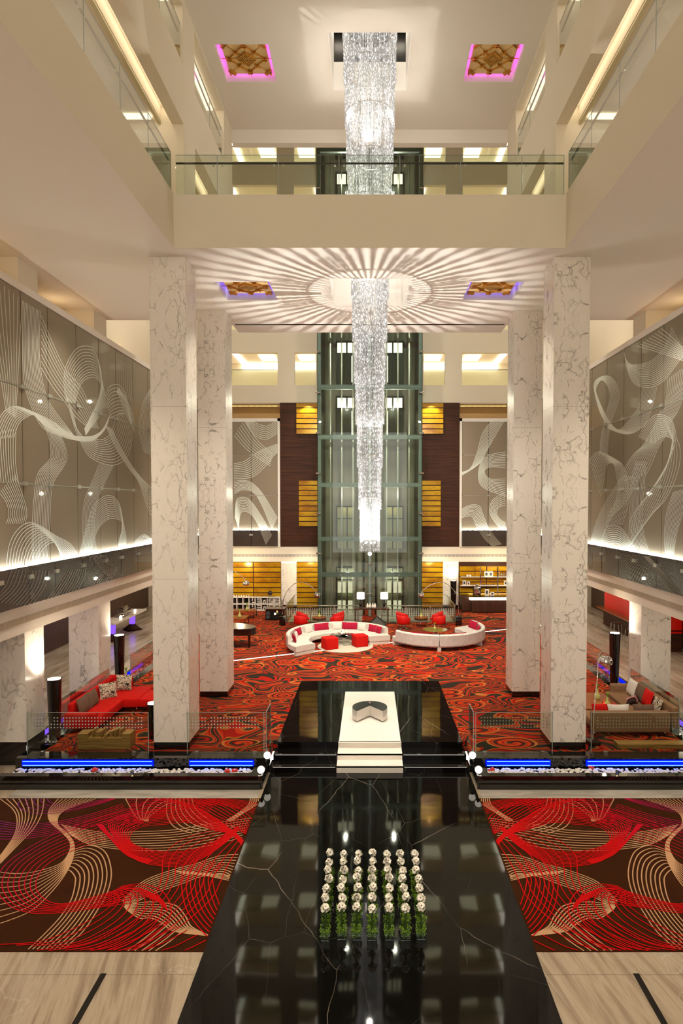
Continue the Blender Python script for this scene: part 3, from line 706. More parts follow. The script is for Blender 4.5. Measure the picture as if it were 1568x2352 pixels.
FL = [
 (9,[(-40,620),(-20,760),(0,870),(12,945)],[(50,690),(45,760),(40,850),(34,960)]),
 (13,[(52,692),(50,790),(54,880),(75,945),(100,985),(140,1000),(175,1006)],[(91,715),(88,800),(96,875),(112,925),(140,965),(160,990),(170,1004)]),
 (10,[(-25,1010),(0,955),(18,938),(40,934),(78,948),(122,970),(160,998),(192,1003),(215,1000),(235,985),(252,950)],[(30,1005),(40,975),(55,960),(76,953),(100,972),(134,1000),(178,1012),(205,1013),(222,1005),(240,985),(248,965)]),
 (12,[(76,953),(103,985),(114,1025),(112,1055),(85,1088),(76,1145),(72,1210),(72,1290)],[(105,965),(138,1003),(152,1045),(145,1070),(125,1100),(116,1130),(112,1210),(106,1290)]),
 (12,[(150,925),(145,880),(150,840),(170,805),(190,795),(212,800),(225,830),(232,870),(225,915),(205,960),(192,985)],[(172,925),(178,895),(190,875),(207,867),(222,870),(235,890),(240,915),(232,945),(220,965),(205,985),(195,1000)]),
 (9,[(93,725),(120,790),(150,850),(190,900),(225,985)],[(93,845),(120,890),(148,925),(170,955),(198,980)]),
 (12,[(182,1012),(200,1045),(228,1062),(262,1068),(290,1050),(302,1010),(305,965),(290,920),(270,890)],[(205,1005),(222,1010),(238,1008),(252,995),(262,970),(270,950),(280,945),(272,910),(265,900)]),
 (5,[(150,905),(160,950),(172,990),(183,1012)],[(165,945),(175,985),(186,1000),(190,1010)]),
 (9,[(240,975),(262,1025),(290,1070),(318,1110),(335,1160),(350,1190)],[(255,985),(280,1035),(305,1075),(325,1100),(345,1120),(352,1130)]),
 (11,[(228,1062),(208,1110),(192,1150),(188,1200),(190,1250),(196,1300)],[(258,1070),(238,1110),(222,1150),(215,1200),(218,1250),(224,1290)]),
 (13,[(178,1283),(195,1215),(215,1160),(245,1138),(270,1152),(281,1195),(288,1235),(286,1262)],[(205,1270),(222,1218),(242,1195),(262,1191),(279,1200),(277,1222),(272,1240),(268,1266)]),
 (12,[(12,1305),(18,1255),(35,1220),(62,1201),(90,1208),(125,1230),(160,1250),(178,1278)],[(78,1300),(88,1275),(102,1255),(120,1245),(128,1252),(135,1270),(140,1285),(142,1290)]),
 (11,[(-5,1130),(12,1155),(18,1180),(12,1203)],[(32,1090),(50,1140),(59,1175),(55,1203)]),
 (8,[(-10,990),(-5,1050),(0,1110)],[(34,985),(33,1060),(40,1110)]),
 (12,[(12,1310),(-5,1350),(-40,1380)],[(100,1310),(88,1350),(55,1395)]),
 (10,[(140,1310),(115,1350),(80,1395)],[(186,1305),(180,1330),(160,1370)]),
 (9,[(200,1277),(215,1300),(250,1335)],[(230,1275),(250,1300),(275,1330)]),
 (7,[(230,1310),(205,1340)],[(265,1300),(240,1335)]),
 (6,[(300,1258),(312,1240),(330,1228),(350,1242)],[(318,1255),(326,1248),(334,1245),(348,1250)]),
 (8,[(266,820),(270,900),(292,950),(302,980)],[(298,840),(300,900),(305,960),(306,990)]),
 (10,[(330,1040),(318,990),(325,930),(345,890)],[(350,1045),(345,990),(348,930),(352,900)]),
 (10,[(240,910),(250,888),(270,884),(285,900),(292,930),(300,970)],[(250,960),(262,955),(275,950),(285,950),(292,960),(300,975)]),
]
FR = [
 (15,[(1433,800),(1442,850),(1456,879),(1478,889),(1503,887),(1529,871),(1551,842),(1575,810)],[(1436,825),(1450,837),(1470,837),(1490,832),(1507,821),(1523,802),(1535,780),(1545,752)]),
 (9,[(1465,795),(1500,805),(1540,818),(1575,830)],[(1520,755),(1545,775),(1560,790),(1580,805)]),
 (12,[(1510,888),(1500,932),(1485,970),(1463,990),(1442,997),(1420,993),(1398,984)],[(1477,888),(1469,930),(1453,956),(1433,980),(1420,987),(1408,978),(1400,970)]),
 (14,[(1398,984),(1378,945),(1366,900),(1366,878),(1380,866),(1400,864),(1416,880),(1424,908),(1416,940),(1405,970),(1398,1010),(1396,1045)],[(1408,978),(1390,950),(1373,910),(1370,892),(1382,873),(1395,885),(1402,905),(1400,925),(1393,945),(1386,975),(1380,1010),(1378,1045)]),
 (13,[(1535,870),(1530,920),(1515,950),(1505,975),(1480,1020),(1455,1045),(1432,1080),(1420,1110)],[(1590,830),(1580,880),(1560,940),(1545,965),(1530,1000),(1512,1030),(1500,1060),(1485,1090)]),
 (13,[(1468,1005),(1480,980),(1500,957),(1518,952),(1541,962),(1550,980),(1556,1008),(1563,1030),(1562,1065),(1550,1107),(1527,1150),(1500,1180),(1468,1222)],[(1500,1020),(1515,1007),(1530,1002),(1549,1012),(1547,1035),(1540,1050),(1522,1092),(1490,1135),(1470,1160),(1455,1182),(1447,1205),(1445,1250),(1444,1262)]),
 (12,[(1354,1060),(1366,1043),(1380,1038),(1402,1048),(1424,1061),(1433,1072),(1440,1090),(1445,1125),(1443,1160),(1430,1205)],[(1380,1140),(1388,1100),(1394,1070),(1405,1063),(1412,1070),(1416,1090),(1420,1120),(1415,1150),(1400,1180),(1390,1210)]),
 (12,[(1432,1092),(1394,1150),(1372,1195),(1357,1245)],[(1470,1095),(1440,1150),(1405,1190),(1378,1250)]),
 (11,[(1462,1060),(1450,1110),(1448,1160),(1447,1200),(1455,1255)],[(1485,1060),(1482,1110),(1477,1160),(1478,1215),(1493,1273)]),
 (9,[(1379,1255),(1392,1215),(1411,1208),(1430,1215),(1447,1240),(1465,1265)],[(1388,1258),(1398,1250),(1411,1247),(1424,1250),(1432,1258),(1440,1262)]),
 (12,[(1548,1130),(1532,1180),(1527,1230),(1530,1278)],[(1580,1120),(1572,1170),(1556,1225),(1548,1280)]),
 (7,[(1488,1277),(1518,1312),(1562,1375)],[(1500,1277),(1540,1320),(1580,1370)]),
 (11,[(1430,1270),(1452,1310),(1460,1340)],[(1470,1275),(1488,1310),(1498,1350)]),
 (6,[(1356,1268),(1358,1290),(1356,1310)],[(1374,1268),(1374,1290),(1373,1312)]),
]
for s, fam, nm in ((-1,FL,'left'),(1,FR,'right')):
    xw = s*(XS-.0)
    etched_wall('etched_glass_wall', 'tall bronze glass wall etched with white looping lines, %s side of the hall' % nm, fam,
        lambda px,py,xw=xw: at(px,py,X=xw)[1:], colsy, rowsz, lambda u,v,xw=xw: (xw,u,v), Vector((-s,0,0)), .022)
    b = MB(); b.box(min(s*(XS-.145),s*(XS-.09)),max(s*(XS-.145),s*(XS-.09)),12,38.8,5.101,5.112)
    solo('wall_washer', b, M['ledwall'], 'bright light line along the foot of the %s etched glass wall' % nm, 'light')
FBL = [(8,[(564,970),(585,1000),(610,1009),(637,995)],[(575,965),(595,975),(615,978),(637,965)]),
 (10,[(537,1065),(560,1060),(590,1040),(610,1030),(637,1020)],[(537,1100),(580,1095),(615,1065),(625,1050),(637,1040)]),
 (9,[(537,1105),(570,1105),(600,1130),(637,1190)],[(537,1135),(560,1125),(590,1140),(625,1215)]),
 (7,[(560,965),(590,1010),(628,1045)],[(538,1000),(570,1035),(620,1070)]),
 (10,[(540,1190),(543,1150),(558,1142),(575,1150),(600,1185),(625,1230)],[(548,1215),(552,1180),(565,1175),(580,1185),(595,1210),(612,1250)])]
FBR = [(10,[(1130,965),(1108,995),(1095,1040),(1080,1075),(1058,1085)],[(1158,965),(1140,995),(1120,1030),(1100,1065),(1060,1092)]),
 (10,[(1160,1038),(1125,1045),(1105,1060),(1098,1095),(1110,1120),(1160,1140)],[(1160,1075),(1135,1072),(1118,1075),(1112,1085),(1125,1100),(1160,1100)]),
 (7,[(1160,1130),(1130,1150),(1125,1180),(1145,1210),(1160,1215)],[(1160,1160),(1145,1165),(1140,1180),(1150,1195),(1160,1200)]),
 (9,[(1058,1170),(1080,1160),(1100,1162),(1108,1180),(1125,1220),(1150,1250)],[(1058,1190),(1075,1185),(1085,1188),(1092,1205),(1110,1235),(1130,1255)])]
for s, fam, nm in ((-1,FBL,'left'),(1,FBR,'right')):
    cx_ = [-9.2,-7.55,-5.87] if s < 0 else [5.87,7.55,9.2]
    etched_wall('etched_glass_wall', 'bronze glass bay etched with white loops on the back wall, %s of the lift shaft' % nm, fam,
        lambda px,py: (lambda r: (r[0],r[2]))(at(px,py,Y=YB-.1)), cx_, [4.05,5.1,7.3,9.87,12.0], lambda u,v: (u,YB-.1,v), Vector((0,-1,0)), .03)
    b = MB(); b.box(cx_[0],cx_[2],YB-.245,YB-.19,5.10,5.125)
    solo('wall_washer', b, M['ledwall'], 'bright light line across the %s etched bay of the back wall' % nm, 'light')
# ================================================================== GALLERY BALUSTRADES
def balustrade(label, a, b, z0, joints, side, group='gallery balustrades', h=1.02, rail=True):
    # glass panes from a to b (xy) with joints at fractions
    t = thing('balustrade', label, 'railing', (a[0],a[1],z0), 0, group)
    A = Vector((0,0,0)); B = Vector((b[0]-a[0],b[1]-a[1],0)); d = B.normalized(); nr = Vector((-d.y,d.x,0))*side
    js = [0]+joints+[B.length]
    for i in range(len(js)-1):
        p, q = d*(js[i]+.01), d*(js[i+1]-.01)
        bb = MB(); bb.bar(p+Vector((0,0,h/2)), q+Vector((0,0,h/2)), .016, h); part(t,'glass_pane',bb,M['glass'])
        bb = MB(); bb.bar(p+Vector((0,0,h+.004)), q+Vector((0,0,h+.004)), .018, .008); bb.bar(q+Vector((0,0,0)),q+Vector((0,0,h)),.016,.008); part(t,'polished_edge',bb,M['teal'],'greenish polished glass edge')
    bb = MB(); bb.tube([A+nr*.07+Vector((0,0,h-.17)), B+nr*.07+Vector((0,0,h-.17))], .025, 10); part(t,'handrail',bb,M['rail'],'dark metal handrail')
    for i in range(1,len(js)-1):
        for e in (-.12,.12):
            bb = MB(); p = d*(js[i]+e)+Vector((0,0,h-.25)); bb.tube([p, p+nr*.05],.022,10); part(t,'standoff',bb,M['chrome'])
    return t
balustrade('glass balustrade along the front of the bridge', (-5.06,16.11), (5.06,16.11), 14.80, [1.1,2.69,4.27,5.85,7.43,9.02], 1)
for s in (-1,1):
    balustrade('long glass balustrade on the lower gallery, %s side of the hall' % nmx[s], (s*(XE+.05),16.05), (s*(XE+.05),4.0), 14.82, [1.65,3.25,4.85,6.45,8.05,9.65], s)
    balustrade('glass balustrade on the lower gallery beyond the bridge, %s side' % nmx[s], (s*(XE+.05),21.65), (s*(XE+.05),18.15), 14.82, [1.7], s)
    balustrade('glass balustrade on the upper gallery between the piers, %s side' % nmx[s], (s*(XE+.05),21.65), (s*(XE+.05),18.15), 18.76, [1.7], s)
    balustrade('glass balustrade on the upper gallery in front of the first pier, %s side' % nmx[s], (s*(XE+.05),16.95), (s*(XE+.05),11.0), 18.76, [1.7,3.4,5.1], s)
# ================================================================== LIFT SHAFT
YG = 36.6
t = thing('lift_shaft', 'tall glass lift shaft with pale steel frame against the back wall', 'lift shaft', (0,0,0))
zb = [2.5,4.66,7.9,10.77,13.75,17.2,20.7,24.2,27.7,31.2,34.7]
for x in (-3.02,0,3.02):
    bb = MB(); bb.box(x-.09,x+.09,YG+.05,YG+.25,0,38); part(t,'post',bb,M['teal'])
for x in (-.36,.36):
    bb = MB(); bb.box(x-.05,x+.05,YG+.5,YG+.6,0,38); part(t,'guide_rail',bb,M['darkmetal'])
for x in (-2.45,-1.75,-1.05,1.05,1.75,2.45):
    bb = MB(); bb.box(x-.035,x+.035,YG+1.6,YG+1.7,0,38); part(t,'guide_rail',bb,M['steel'])
for z in zb:
    bb = MB(); bb.box(-3.0,3.0,YG+.0,YG+.2,z-.13,z+.13); part(t,'beam',bb,M['teal'])
zz = [0]+zb+[38]
for s in (-1,1):
    for i in range(len(zz)-1):
        bb = MB(); bb.box(min(s*.05,s*3.12),max(s*.05,s*3.12),YG-.1,YG-.08,zz[i]+.01,zz[i+1]-.01); part(t,'glass_pane',bb,M['shaftglass'])
    bb = MB(); bb.box(min(s*3.12,s*3.14),max(s*3.12,s*3.14),YG-.08,YB-.2,0,38); part(t,'side_glass',bb,M['shaftglass'])
    for i in range(12):
        z = 1.4+i*2.4
        bb = MB(); bb.tube([(s*2.92,YG-.13,z),(s*3.22,YG-.13,z)],.045,8); part(t,'clamp',bb,M['chrome'],'chrome glass clamp')
for z in (1.4,3.2):
    bb = MB(); bb.tube([(-.16,YG-.13,z),(.16,YG-.13,z)],.045,8); part(t,'clamp',bb,M['chrome'],'chrome glass clamp')
b = MB(); b.box(-3.25,3.25,YB-.12,YB+.2,0,39)
struct('wall_lift', b, M['shaftdark'])
b = MB()
for x in (-2.6,-.75,.75,2.6): b.box(x-.25,x+.25,YB-.3,YB-.12,0,39)
struct('trim_7', b, plain('olive shaft lining','#77725f',.5))
lift_lv = [(0.0,'ground floor'),(3.9,'first landing'),(10.85,'second landing'),(14.31,'third landing'),(17.81,'fourth landing'),(21.3,'fifth landing'),(24.8,'sixth landing'),(28.3,'seventh landing')]
for zl, nm in lift_lv:
    for s in (-1,1):
        t = thing('lift_door', 'glazed lift door at the %s, %s lift' % (nm, nmx[s]), 'lift door', (s*1.45,YB-.2,zl), 0, 'lift landing doors')
        bb = MB()
        for x in (-.68,-.03,.62): bb.box(x,x+.07,-.05,.05,0,2.75)
        bb.box(-.68,.69,-.05,.05,2.68,2.75); bb.box(-.68,.69,-.05,.05,1.9,1.97); part(t,'door_frame',bb,M['darkmetal'])
        gold = nm == 'first landing'
        bb = MB(); bb.box(-.61,.62,-.0,.02,0.03,2.66); part(t,'back_panel',bb,M['relief'] if gold else plain('lobby panel %s %s' % (nm,nmx[s]),'#cbbf9f' if zl==0 else '#4a3a28',.4))
        if not gold:
            for x in (-.6,.05):
                bb = MB()
                if zl > 0:
                    bb.box(x,x+.55,-.035,-.01,2.0,2.62)
                    bb.box(x+.24,x+.30,-.035,-.01,.15,1.8)
                else:
                    bb.box(x,x+.5,-.035,-.01,1.1,1.8); bb.box(x,x+.5,-.035,-.01,.05,.6)
                part(t,'lit_panel',bb,M['coffer_glow'] if zl > 0 else glow('soft lit panel %s %d'%(nmx[s],x>0),'#f4e6c0',1.1))
        bb = MB(); bb.box(-.62,-.02,-.03,-.015,.03,2.66); bb.box(.03,.62,-.03,-.015,.03,2.66); part(t,'door_glass',bb,M['clear'])
# ================================================================== CHANDELIER
t = thing('chandelier', 'very tall tapering chandelier of crystal bead strands in stepped tiers', 'chandelier', (0,19.5,0))
bots = [21.3,20.0,18.6,17.3,15.95,14.6,13.27,11.94,10.6,9.3,7.93,6.6,5.25]
rads = [.85,.82,.78,.74,.68,.635,.588,.547,.50,.456,.407,.36,.316]
top = 22.2
for zb_, r in zip(bots, rads):
    bb = MB(); bb.lathe([(r+.004,top-.022),(r+.004,top),(r-.004,top),(r-.004,top-.022),(r+.004,top-.022)],(0,0,0),48,cap=False)
    ring = part(t,'ring',bb,M['steel'],'thin steel ring')
    bb = MB(); n = int(2*math.pi*r/(.031 if zb_ > 8 else .037)); big = 1 if zb_ > 8 else 1.2
    for i in range(n + (n//5 if zb_ > 9 else 0)):
        if i < n: a, rr = 2*math.pi*i/n, r
        else: a, rr = random.uniform(0,6.283), r*random.uniform(.35,.8)
        x, y = rr*math.cos(a), rr*math.sin(a)
        zt = top-.03; zl = zb_ + random.uniform(-.03,.03)
        m = max(4, int((zt-zl)/.07)); vs = []
        for j in range(m+1):
            z = zt+(zl-zt)*j/m; w = (.0105 if j % 2 else .004)*big
            for k in range(3): vs.append((x+w*math.cos(k*2.094+a), y+w*math.sin(k*2.094+a), z))
        bb.add(vs, [(j*3+k, j*3+(k+1)%3, (j+1)*3+(k+1)%3, (j+1)*3+k) for j in range(m) for k in range(3)])
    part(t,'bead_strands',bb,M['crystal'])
    top = zb_+.36
bb = MB(); bb.ball((0,0,5.16),.06); part(t,'lamp_ball',bb,M['bulb'],'small glowing lamp ball')
bb = MB(); bb.cyl((0,0,0),.22,5.56,5.60,24); bb.tube([(.2,0,5.6),(.2,0,6.7)],.008,6); bb.tube([(-.2,0,5.6),(-.2,0,6.7)],.008,6); part(t,'lamp_plate',bb,M['chrome'])
for i in range(5):
    a = i*1.2566; bb = MB(); bb.ball((.15*math.cos(a),.15*math.sin(a),5.52),.035,10,6); part(t,'bulb',bb,M['bulb'])
# ================================================================== FRONT CARPETS
CA = lambda *p: [(x/5.227, 1820+y/5.227) for x,y in p]
CB = lambda *p: [(280+x/4.752, 1820+y/4.752) for x,y in p]
TANF = [
 (8, CA((0,80),(150,200),(205,330),(170,520),(0,770)), CA((530,75),(500,260),(410,430),(250,600),(0,860))),
 (10, CA((700,80),(590,220),(600,350),(750,490),(840,600),(830,720),(720,860),(450,950),(200,980),(-60,955)), CA((1150,80),(760,230),(690,380),(800,490),(885,620),(870,800),(780,990),(600,1220),(350,1440),(-60,1600))),
 (9, CA((890,690),(1080,640),(1260,720),(1335,950),(1290,1200),(1150,1450),(990,1680),(760,1890)), CA((740,960),(820,935),(890,1000),(905,1080),(860,1280),(740,1480),(560,1680),(340,1890))),
 (9, [(141,1895),(191,1906),(249,1914),(300,1912),(400,1907),(470,1895),(575,1880)], [(160,1917),(200,1938),(260,1950),(330,1955),(400,1953),(470,1945),(555,1925)]),
 (9, [(280,2070),(330,2025),(400,1998),(450,1985),(500,1968),(550,1963)], [(290,2085),(350,2055),(420,2030),(460,2015),(510,2008),(535,2025)]),
 (4, [(400,2002),(460,2006),(530,2013)], [(420,2008),(470,2012),(528,2024)]),
 (8, [(284,2083),(340,2073),(400,2080),(425,2105),(440,2130),(480,2150)], [(290,2090),(320,2110),(345,2110),(370,2120),(400,2140),(470,2150)]),
 (5, [(375,2120),(340,2150),(290,2188)], [(430,2130),(395,2160),(350,2190)]),
 (7, [(385,1834),(383,1870),(400,1900),(440,1915)], [(440,1834),(450,1860),(490,1890),(540,1900)]),
 (6, [(288,1834),(296,1850),(315,1880),(340,1888)], [(420,1838),(380,1850),(345,1875),(340,1886)]),
 (5, [(575,1834),(570,1850),(545,1870),(520,1885)], [(592,1834),(590,1848),(560,1868),(530,1888)]),
]
REDF = [
 (8, [(300,1858),(180,1895),(90,1935),(15,1985),(-8,2035),(20,2080),(75,2099),(140,2098),(215,2088),(300,2075)], [(330,1890),(250,1925),(150,1962),(100,1995),(82,2035),(100,2065),(140,2078),(200,2066),(260,2048),(300,2035)]),
 (8, [(-60,1870),(20,1891),(90,1893),(150,1885),(220,1868),(280,1848)], [(-60,1925),(20,1929),(80,1925),(150,1912),(220,1898),(300,1872)]),
 (5, [(60,1834),(42,1845),(50,1860),(90,1870),(150,1866),(220,1850),(270,1834)], [(110,1834),(112,1842),(135,1850),(180,1848),(215,1842),(240,1838),(260,1834)]),
 (12, [(500,1834),(400,1855),(300,1868),(250,1890),(270,1935),(310,1975),(365,1990),(420,1990),(470,1970),(520,1935),(550,1905)], [(470,1885),(400,1893),(330,1900),(302,1915),(300,1935),(330,1950),(380,1958),(430,1955),(480,1940),(515,1920),(545,1900)]),
 (7, [(222,1895),(250,1925),(290,1965),(340,1985)], [(235,1895),(262,1930),(300,1962),(350,1978)]),
 (14, [(300,1850),(380,1838),(450,1855),(500,1885),(535,1910),(562,1935)], [(280,1895),(380,1885),(440,1893),(490,1908),(530,1918),(555,1942)]),
 (8, [(290,1838),(400,1836),(500,1835),(592,1845)], [(300,1870),(400,1862),(500,1850),(582,1870)]),
 (9, [(500,1905),(420,1930),(378,1965),(372,2010),(362,2045),(330,2085),(270,2130),(180,2170),(60,2188)], [(560,1930),(525,1985),(505,2030),(490,2060),(450,2100),(400,2140),(340,2180),(320,2187),(310,2189)]),
 (8, [(445,1975),(420,2020),(418,2050),(428,2090),(450,2125),(478,2155)], [(515,1985),(490,2015),(492,2045),(500,2070),(505,2085),(510,2095)]),
 (9, [(280,2037),(330,2033),(375,2052),(393,2090),(380,2125),(335,2165),(300,2187)], [(240,2058),(262,2063),(255,2082),(220,2108),(160,2140),(90,2165),(0,2172)]),
 (6, [(360,2110),(300,2145),(230,2175),(200,2187)], [(478,2160),(430,2183),(410,2187),(400,2188)]),
 (9, [(330,1834),(420,1850),(480,1880),(530,1900),(568,1920)], [(480,1834),(530,1850),(565,1870),(580,1890),(575,1910)]),
 (7, [(200,2090),(260,2050),(310,2040),(360,2060),(380,2080)], [(240,2085),(290,2070),(330,2062),(365,2075),(385,2095)]),
]
yc0, yc1 = 9.6, 14.72
for s, nm in ((-1,'left'),(1,'right')):
    t = thing('carpet', 'brown carpet with red and beige looping lines, %s of the black runway' % nm, 'carpet', (0,0,LOW))
    bb = MB(); bb.box(min(s*2.67,s*9.6),max(s*2.67,s*9.6),yc0,yc1,0,.008); part(t,'pile',bb,M['rugbase'])
    for fam, mt, nmp, off in ((TANF,M['tanlines'],'beige_lines',.0085),(REDF,M['redlines'],'red_lines',.0145)):
        bb = MB()
        for li, (line, f) in enumerate(families(fam, lambda px,py: at(px,py,Z=LOW)[:2], 90)):
            for k, pts in runs(line, lambda u,v: 1 if (-9.58 < u < -2.70 and yc0+.02 < v < yc1-.02) else None):
                ribbon(bb, [(p[0]*-s,p[1],0) for p in pts], .022 if nmp=='beige_lines' else .019, Vector((0,0,1)), off+li*6e-5)
        o = part(t,nmp,bb,mt)
# ================================================================== PLANTERS AND GLASS SCREENS
import itertools
def pebbles(x0,x1,y0,y1,z,n):
    bb = MB()
    for i in range(n):
        x, y = random.uniform(x0,x1), random.uniform(y0,y1); r = random.uniform(.022,.042); a = random.uniform(0,3.14)
        Mx = Matrix.Translation((x,y,z+random.uniform(0,.03))) @ Matrix.Rotation(a,4,'Z') @ Matrix.Diagonal((1.5,1,.7,1))
        bb.lathe([(.3*r,-r),(r*.95,-.35*r),(r*.95,.35*r),(.3*r,r)],(0,0,0),6,M=Mx)
    return bb
M['pebble'] = plain('white pebbles','#e8e2d6',.6,var=.08,scale=9)
def coral(): 
    bb = MB()
    for i in range(9):
        a, e = random.uniform(0,6.28), random.uniform(.2,1.2); d = Vector((math.cos(a)*math.cos(e),math.sin(a)*math.cos(e),math.sin(e)))*random.uniform(.07,.12)
        bb.tube([(0,0,0),d*.5+Vector((0,0,.01)),d],[.02,.022,.028],6)
    return bb
for s, nm in ((-1,'left'),(1,'right')):
    def bx(b, a, c, *r): b.box(min(s*a,s*c),max(s*a,s*c),*r)
    t = thing('planter', 'long black stone pebble trough between the carpets, %s of the steps' % nm, 'planter', (0,0,0))
    b = MB(); bx(b,2.76,9.4,15.16,15.34,LOW,-.31); bx(b,2.76,9.4,15.2,15.38,-.31,-.115); bx(b,2.76,3.02,15.38,16.0,LOW,-.115)
    part(t,'front_wall',b,M['gloss_black'])
    b = MB(); bx(b,3.02,9.4,15.38,16.0,LOW,-.29); part(t,'trough_floor',b,M['black'])
    b = MB(); bx(b,2.76,9.4,15.99,16.43,LOW,.012); part(t,'back_ledge',b,M['gloss_black'])
    pe = pebbles(min(s*3.06,s*9.3),max(s*3.06,s*9.3),15.42,15.92,-.262,1050)
    solo('pebbles', pe, M['pebble'], 'bed of white pebbles in the black trough, %s of the steps' % nm, 'pebbles', kind='stuff')
    segs = [(5.73,9.2),(3.07,4.78)]
    for j,(a,c) in enumerate(segs):
        l = thing('neon_light', 'blue neon light in the %s trough, %s' % (nm, ('outer long tube beyond the column','inner short tube next to the steps')[j]), 'light', (0,15.95,0), 0, 'blue neon tubes')
        b = MB(); bx(b,a,c,-.012,.03,-.18,-.03); part(l,'backlit_panel',b,M['blue'])
        for z in (-.05,-.155):
            b = MB(); b.tube([(s*(a+.03),-.02,z),(s*(c-.03),-.02,z)],.009,8); part(l,'tube',b,M['cyan'],'bright cyan tube')
    for j,(px,py) in enumerate(((216,1772),(521,1774),(538,1774)) if s < 0 else ((1127,1770),(1355,1764))):
        p = at(px,py,Z=-.24); solo('coral', coral(), M['coral'], 'pink coral on the white pebbles, %s trough, %s' % (nm, (('far left','inner left one','inner right one') if s<0 else ('next to the steps','beyond the column'))[j]), 'coral', p, random.uniform(0,6), 'coral pieces')
    px = 300 if s < 0 else 1420
    p = at(px,1783,Z=-.115); c_ = thing('candle', 'small lit candle in a glass on the front edge of the %s trough' % nm, 'candle', (p[0],15.29,-.113))
    b = MB(); b.lathe([(.035,0),(.04,.1),(.036,.1),(.032,.01)],n=14); part(c_,'holder',b,M['clear']); b = MB(); b.cyl((0,0,0),.028,.012,.075,12); part(c_,'wax',b,M['candle'])
    # steps' cheek blocks with globe lamps
    b = MB(); bx(b,2.71,2.755,15.2,16.43,LOW,-.1); bx(b,2.71,2.755,15.9,16.43,-.1,.012); struct('trim_cheek_'+nm, b, M['gloss_black'])
    for j,(x,y,z) in enumerate(((2.66+.05,15.93,.012),(2.77,15.34,-.115))):
        g = thing('globe_lamp', 'small white globe lamp beside the steps, %s side, %s' % (nm, ('upper','lower')[j]), 'lamp', (s*x,y,z), 0, 'globe lamps by the steps')
        b = MB(); b.ball((0,0,.105),.092,20,12); part(g,'globe',b,M['ballm']); b = MB(); b.cyl((0,0,0),.05,0,.02,16); part(g,'base',b,M['darkmetal'])
    # glass screens with dotted bands
    def screen(label, p, q, z0, h, dots=True, mirror=False):
        p, q = Vector((p[0],p[1],z0)), Vector((q[0],q[1],z0)); d = (q-p).normalized(); L = (q-p).length
        t = thing('glass_screen', label, 'glass screen', p, 0, 'glass screens')
        O = Vector((0,0,0)); bb = MB(); bb.bar(O+Vector((0,0,h/2)), d*L+Vector((0,0,h/2)), .016, h); part(t,'glass_pane',bb,M['glass'])
        bb = MB(); bb.bar(Vector((0,0,h)), d*L+Vector((0,0,h)), .018,.008); bb.bar(O,O+Vector((0,0,h)),.018,.01); bb.bar(d*L,d*L+Vector((0,0,h)),.018,.01); part(t,'polished_edge',bb,M['teal'],'pale polished glass edge')
        if dots:
            bb = MB(); n = int((L-.1)/.084); nrm = Vector((d.y,-d.x,0)); skip = set(random.sample(range(n), max(1,n//9)))
            for i in range(n):
                for r in range(4):
                    if r >= 2 and i in skip: continue
                    c = d*(.07+i*.084)+Vector((0,0,.71+r*.088))+nrm*.011
                    bb.add([c+d*.021*math.cos(k*math.pi/4)+Vector((0,0,.021*math.sin(k*math.pi/4))) for k in range(8)], [tuple(range(8))])
            part(t,'dot_band',bb,M['dots'])
        for f in (.12,.88):
            bb = MB(); c = d*L*f; bb.bar(c-d*.05+Vector((0,0,.03)), c+d*.05+Vector((0,0,.03)), .06,.06); part(t,'clip',bb,M['steel'])
        return t
    screen('dotted glass screen above the trough, outer %s one beside the seating' % nm, (s*9.25,16.3), (s*5.98,16.3), .012, 1.12)
    screen('dotted glass screen above the trough, inner %s one next to the steps' % nm, (s*4.93,16.3), (s*2.86,16.3), .012, 1.12)
    screen('short glass screen turning in beside the dais, %s side' % nm, (s*2.8,16.32), (s*2.8,17.05), .012, 1.12, False)
    for j,(y0,y1) in enumerate(((17.65,21.1),(22.9,29.5))):
        screen('glass screen on the %s edge of the lounge, %s' % (nm, ('between the two arcade columns','beyond the second arcade column')[j]), (s*9.07,y0+.05), (s*9.07,y1-.05), 0, 1.05, s<0 and j==1)
        b = MB(); bx(b,8.9,9.14,y0,y1,LOW,-.001); bx(b,9.8,9.95,y0,y1,LOW,-.1); bx(b,9.14,9.8,y0,y1,LOW,-.3); 
        t = solo('planter', b, M['gloss_black'], 'black edge trough along the %s side of the lounge, %s' % (nm, ('between the arcade columns','beyond the second arcade column')[j]), 'planter')
        solo('pebbles', pebbles(min(s*9.16,s*9.76),max(s*9.16,s*9.76),y0+.1,y1-.1,-.28,260 if j==0 else 420), M['pebble'], 'pebble bed in the %s edge trough, %s' % (nm, ('between the arcade columns','beyond the second column')[j]), 'pebbles', kind='stuff')
        b = MB(); bx(b,9.78,9.8,y0+.3,y0+3.2,-.2,-.06)
        solo('neon_light', b, M['purple'] if j==0 else M['blue'], 'neon light line in the %s edge trough, %s' % (nm, ('between the arcade columns','beyond the second arcade column')[j]), 'light', group='blue neon tubes')
